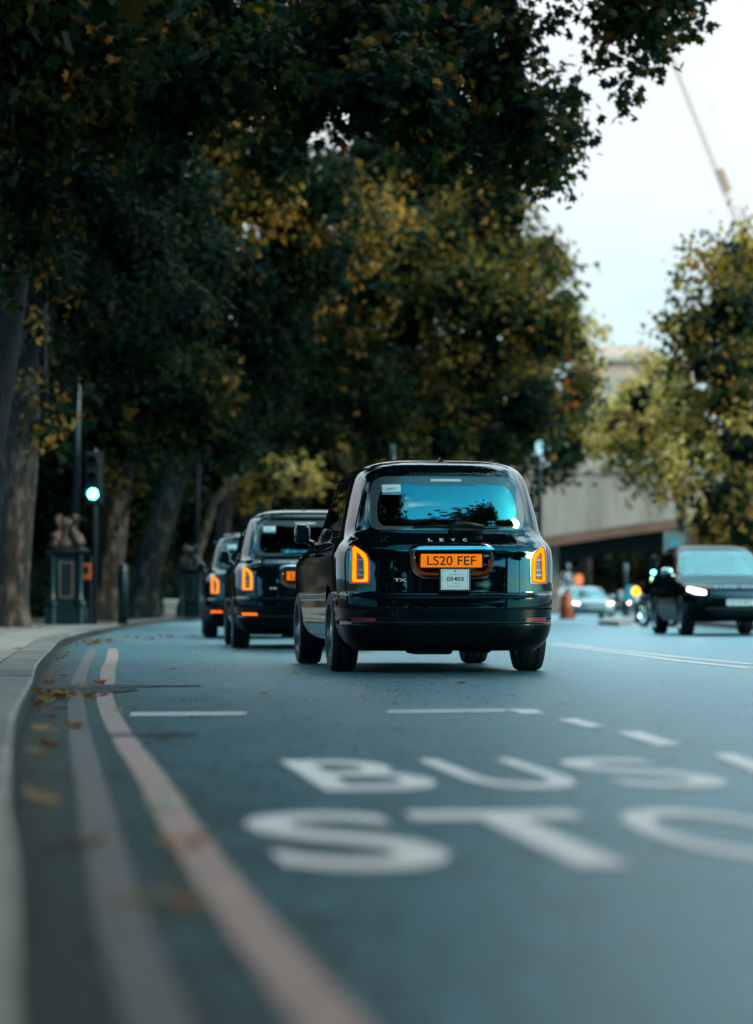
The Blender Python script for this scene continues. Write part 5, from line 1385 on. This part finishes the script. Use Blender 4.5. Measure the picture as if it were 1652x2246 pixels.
for i, (x_, y_) in enumerate(spots):
    if proto is None:
        proto = tree('x', (x_, y_, -.03), [(x_, y_, -.03), (x_ + .1, y_, 2), (x_ + .2, y_, 5), (x_ + .3, y_, 9)], [.4, .34, .3, .24], simple_blobs(x_, y_, 2.6, 15, 6.2, 'dark', 26), .36, 1, 12, spread=.4, mt='bark_dark', group='dark garden trees behind the pavement', name='garden_tree', limbs=4)
        o = proto; ptab = {}
        for o_ in bpy.data.objects:
            if o_.parent: ptab.setdefault(o_.parent.name, []).append(o_)
    else:
        o = copy_tree(proto, None, ptab); o.location = (x_, y_, -.03); o.rotation_euler = (0, 0, random.uniform(0, 6.28)); s_ = random.uniform(.85, 1.15); o.scale = (s_, s_, s_)
    o['label'] = 'dark garden tree ' + words[i]
for i, (x_, y_) in enumerate(((-16, -58), (-8, -66), (2, -74), (12, -78), (24, -70), (34, -58))):
    o = copy_tree(proto, None, ptab); o.location = (x_, y_, -.03); o.rotation_euler = (0, 0, i * 1.3); o.scale = (1.1, 1.1, .8); o['label'] = ['first', 'second', 'third', 'fourth', 'fifth', 'sixth'][i] + ' from the left of the dark trees far behind the camera'; o['group'] = 'dark trees behind the camera'
# low hedge and garden wall in front of them
hb = []
for y_ in np.arange(46, 160, 2.2): hb.append(((kx(y_) - (6.2 if y_ < 100 else 8), y_, 1.1), (1.1, 1.5, 1.3), 'dark', 1))
me = leaves_mesh('hedge', hb, .22, 0, 45, spread=.2); o = link('hedge', me); tag(o, 'dark clipped hedge running behind the left pavement trees', 'hedge')
# mass of bushes that closes the far end of the road
hb = [((x_, 232 + random.uniform(-6, 6), random.uniform(1.5, 9)), (4, 3, 3.2), 'near', 1) for x_ in np.linspace(-20, 60, 44)]
me = leaves_mesh('far_foliage', hb, .45, 0, 9, spread=.5); o = link('far_foliage', me); tag(o, 'far mass of dark foliage closing the view under the bridge', 'foliage', None, 'stuff')

# ---- right-hand side
R_b = []
for (px, py, r, pal) in ((1620, 560, 60, 'olive'), (1560, 590, 50, 'autumn'), (1525, 570, 26, 'light'), (1500, 640, 36, 'olive'), (1470, 700, 30, 'olive'), (1520, 720, 55, 'olive'), (1600, 680, 80, 'olive'), (1660, 620, 80, 'olive'), (1570, 790, 70, 'olive'), (1490, 790, 40, 'olive'), (1650, 780, 80, 'light'),
                         (1520, 880, 55, 'light'), (1600, 880, 70, 'olive'), (1480, 930, 45, 'light'), (1550, 970, 60, 'light'), (1630, 980, 70, 'light'), (1480, 1010, 35, 'light'), (1520, 1060, 45, 'light'), (1600, 1080, 65, 'olive'), (1560, 1140, 45, 'light'), (1630, 1160, 50, 'autumn'), (1470, 1070, 22, 'olive'), (1640, 500, 30, 'light'), (1530, 540, 14, 'olive'), (1710, 700, 100, 'olive'), (1720, 900, 100, 'autumn'), (1710, 1080, 80, 'light'), (1455, 720, 14, 'light'), (1725, 560, 80, 'light')):
    R_b.append(blob(px, py, r, 76 + random.uniform(-5, 6), pal, depth=1.2))
g_ = 'plane trees on the right side of the road'
tree('tall olive plane tree at the right edge above the oncoming dark car', (11.6, 78, .1), [(11.6, 78, 0), (11.5, 78, 2), (11.3, 78, 5), (11.2, 78, 9)], [.45, .4, .36, .3], R_b, .22, 1, 34, spread=.26, group=g_, limbs=7)
S_b = []
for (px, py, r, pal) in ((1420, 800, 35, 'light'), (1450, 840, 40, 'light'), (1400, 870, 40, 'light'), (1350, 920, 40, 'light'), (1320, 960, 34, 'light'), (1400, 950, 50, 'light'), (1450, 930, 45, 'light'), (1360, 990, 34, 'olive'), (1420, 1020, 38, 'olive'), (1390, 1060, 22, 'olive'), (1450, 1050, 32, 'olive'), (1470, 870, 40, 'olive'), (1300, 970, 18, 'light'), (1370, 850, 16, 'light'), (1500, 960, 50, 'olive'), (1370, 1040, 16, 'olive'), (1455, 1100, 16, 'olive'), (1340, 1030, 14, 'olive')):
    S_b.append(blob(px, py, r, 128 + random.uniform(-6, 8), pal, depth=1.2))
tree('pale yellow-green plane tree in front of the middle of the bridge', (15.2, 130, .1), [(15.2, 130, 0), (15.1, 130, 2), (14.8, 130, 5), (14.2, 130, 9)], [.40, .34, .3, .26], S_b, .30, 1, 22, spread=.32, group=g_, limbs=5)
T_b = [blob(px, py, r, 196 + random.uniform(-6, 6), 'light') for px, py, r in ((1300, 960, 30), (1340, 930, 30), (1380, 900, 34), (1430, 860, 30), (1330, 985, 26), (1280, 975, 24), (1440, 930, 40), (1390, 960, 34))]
tree('pale tree rising behind the bridge parapet', (15.5, 198, 0), [(15.5, 198, 0), (15.4, 198, 4), (15.4, 198, 10)], [.5, .4, .3], T_b, .42, 0, 14, spread=.5, group=g_, limbs=3)

# ---- trees over and behind the camera: some stand in the reflections, others are added unseen to shade the near road
proto2 = None
for i, (x_, y_, rt, s_) in enumerate(((-6.2, 24, 0, 1.0), (-4.0, 4, 2.0, 1.0), (-6.0, -8, 4.0, 1.05), (-7, -26, 1.0, 1.1), (15, -38, 3.0, 1.0), (-8, -46, 5.0, 1.2), (12, 0, 1.2, 1.0), (5.5, -4.2, 4.4, 1.0), (1.6, -2.0, 5.6, .92))):
    if proto2 is None:
        bl = []
        for k in range(34):
            a = random.uniform(0, 6.28); rr = 7.5 * math.sqrt(random.random()); bl.append(((x_ + 1.6 + rr * math.cos(a), y_ + rr * math.sin(a), random.uniform(8.2, 15) - .0 * rr), (2.3, 2.3, 1.7), 'near', 1))
        proto2 = tree('x', (x_, y_, .1), [(x_, y_, 0), (x_ + .1, y_, 2), (x_ + .3, y_, 5), (x_ + .7, y_, 9)], [.46, .4, .36, .3], bl, .34, 0, 20, spread=.35, limbs=5)
        o = proto2; ptab = {}
        for o_ in bpy.data.objects:
            if o_.parent: ptab.setdefault(o_.parent.name, []).append(o_)
    else:
        o = copy_tree(proto2, None, ptab); o.location = (x_, y_, .1); o.rotation_euler = (0, 0, rt); o.scale = (s_,) * 3
    o['label'] = ['plane tree overhead beyond the top of the frame, left of the lane', 'added plane tree beside the camera, shading the near road', 'plane tree just behind the camera', 'second plane tree behind the camera', 'plane tree behind the camera on the right pavement', 'third plane tree behind the camera', 'added plane tree beyond the right edge of the frame, shading the near road', 'added plane tree behind the camera whose crown shades the near road', 'added plane tree just behind the camera, lowest of the crowns shading the road'][i]

# ------------------------------------------------------------------ fallen leaves
def fallen(x, y, z, s_, colr, rt, curl, label, group):
    tv, tf = leaf_template(2); tv = tv.copy(); tv[:, 1] -= .5
    tv[:, 2] = curl * (tv[:, 0] ** 2 * 1.6 + tv[:, 1] ** 2) + RNG.normal(size=len(tv)) * .05
    tv *= s_; me = bpy.data.meshes.new('fallen_leaf'); me.from_pydata(tv.tolist(), [], tf.tolist())
    at = me.attributes.new('leafcol', 'FLOAT_COLOR', 'POINT'); C = np.ones((len(tv), 4), np.float32); C[:, :3] = colr; at.data.foreach_set('color', C.ravel())
    me.materials.append(M['leaf']); o = link('fallen_leaf', me); o.location = (x, y, z - tv[:, 2].min()); o.rotation_euler = (random.uniform(-.15, .15), random.uniform(-.15, .15), rt)
    tag(o, label, 'leaf', group); return o
FC = [(.27, .075, .035), (.30, .12, .07), (.17, .055, .03), (.36, .21, .15), (.10, .035, .022)]
FW = ['curled orange-brown', 'curled tan', 'dull brown', 'pale buff', 'dark brown']
uniq = {(128, 1556): ('lone yellow-green fallen leaf in the gutter below the leaf heap', (.07, .06, .012)), (410, 1862): ('curled brown leaf lying on the faded red line', (.30, .15, .08)), (312, 1968): ('large tan leaf on the road between the two red lines', (.42, .26, .16)), (178, 1851): ('dark brown fallen leaf on the inner red line near the kerb', (.16, .07, .045)), (355, 1767): ('small pale chip-like leaf on the outer red line', (.40, .38, .36)), (580, 1523): ('single pale leaf alone on the asphalt behind the taxi', (.26, .19, .17))}
for (px, py), (lab, cc) in uniq.items():
    g = G(px, py, .01); fallen(g.x, g.y, .009, .13 if py > 1700 else .10, cc, random.uniform(0, 6.28), .25, lab, None)
spots = [(118, 1528), (104, 1540), (95, 1536), (127, 1535), (140, 1528), (112, 1520), (150, 1520), (100, 1550), (85, 1548), (122, 1483), (138, 1484), (127, 1471), (133, 1458), (131, 1445), (148, 1432), (143, 1440), (58, 1609), (45, 1652), (110, 1640), (105, 1575), (160, 1598), (90, 1602), (145, 1703), (100, 1760), (215, 1500), (178, 1508), (350, 1620), (260, 1560), (395, 1990), (140, 1490), (110, 1500), (650, 1478), (1010, 1500), (380, 1468)]
for px, py in spots:
    g = G(px, py, .01)
    if g.x < kx(g.y) + .05: g.x = kx(g.y) + random.uniform(.06, .16)
    ci = random.randrange(5); wh = 'at the far bend of the gutter' if py < 1465 else 'beside the tar seam at the kerb' if py < 1515 else 'in the leaf heap just below the tar seam' if py < 1560 else 'in the gutter between kerb and inner red line' if px < 170 else 'on open asphalt away from the kerb'
    fallen(g.x, g.y, .009, random.uniform(.07, .13), FC[ci], random.uniform(0, 6.28), random.uniform(.2, .8), FW[ci] + ' leaf fallen ' + wh, 'fallen leaves scattered along the gutter')
for k in range(16):
    y_ = random.choice([random.uniform(24, 30), random.uniform(30, 36), random.uniform(40, 60)]); x_ = kx(y_) - random.uniform(.34, 1.8)
    ci = random.randrange(5); fallen(x_, y_, .123, random.uniform(.07, .12), FC[ci], random.uniform(0, 6.28), random.uniform(.2, .7), FW[ci] + ' leaf lying on the ' + ('near paving slabs' if y_ < 31 else 'middle paving slabs' if y_ < 38 else 'far paving near the pale trunk'), 'fallen leaves scattered on the pavement')
# heaps that nobody could count
def heap(name, label, pts, n, sp):
    tv, tf = leaf_template(2); V = []; F = []; C = []
    for (x, y) in pts:
        for k in range(n):
            q = tv.copy(); q[:, 1] -= .5; q[:, 2] = random.uniform(.2, .8) * (q[:, 0] ** 2 + q[:, 1] ** 2); q *= random.uniform(.05, .10)
            rot = np.array((Matrix.Rotation(random.uniform(0, 6.28), 3, 'Z') @ Matrix.Rotation(random.uniform(-.7, .7), 3, 'X')).transposed()); q = q @ rot
            q += np.array([x + random.gauss(0, sp[0]), y + random.gauss(0, sp[1]), 0]); q[:, 2] += -q[:, 2].min() + .006 + abs(random.gauss(0, .022))
            b = sum(len(v) for v in V); V.append(q); F += (tf + b).tolist(); C += [(*random.choice(FC), 1)] * len(tv)
    me = bpy.data.meshes.new(name); me.from_pydata(np.concatenate(V).tolist(), [], F)
    at = me.attributes.new('leafcol', 'FLOAT_COLOR', 'POINT'); at.data.foreach_set('color', np.array(C, np.float32).ravel()); me.materials.append(M['leaf'])
    tag(link(name, me), label, 'leaf litter', None, 'stuff')
a = G(205, 1416); heap('leaf_litter', 'orange brown leaf litter heaped against the kerb at the bend', [(a.x - .05, a.y + k * .8) for k in range(4)], 16, (.14, .5))
a = G(112, 1535); heap('leaf_litter', 'brown leaf litter gathered at the tar seam by the kerb', [(kx(a.y) + .14, a.y), (kx(a.y) + .25, a.y + .4)], 12, (.09, .25))
a = G(275, 1404); heap('leaf_litter', 'thin scatter of brown leaves where the far kerb bends', [(a.x, a.y), (a.x + .4, a.y + 2)], 14, (.35, 1.2))
print('leaf triangles', LEAFCOUNT[0])
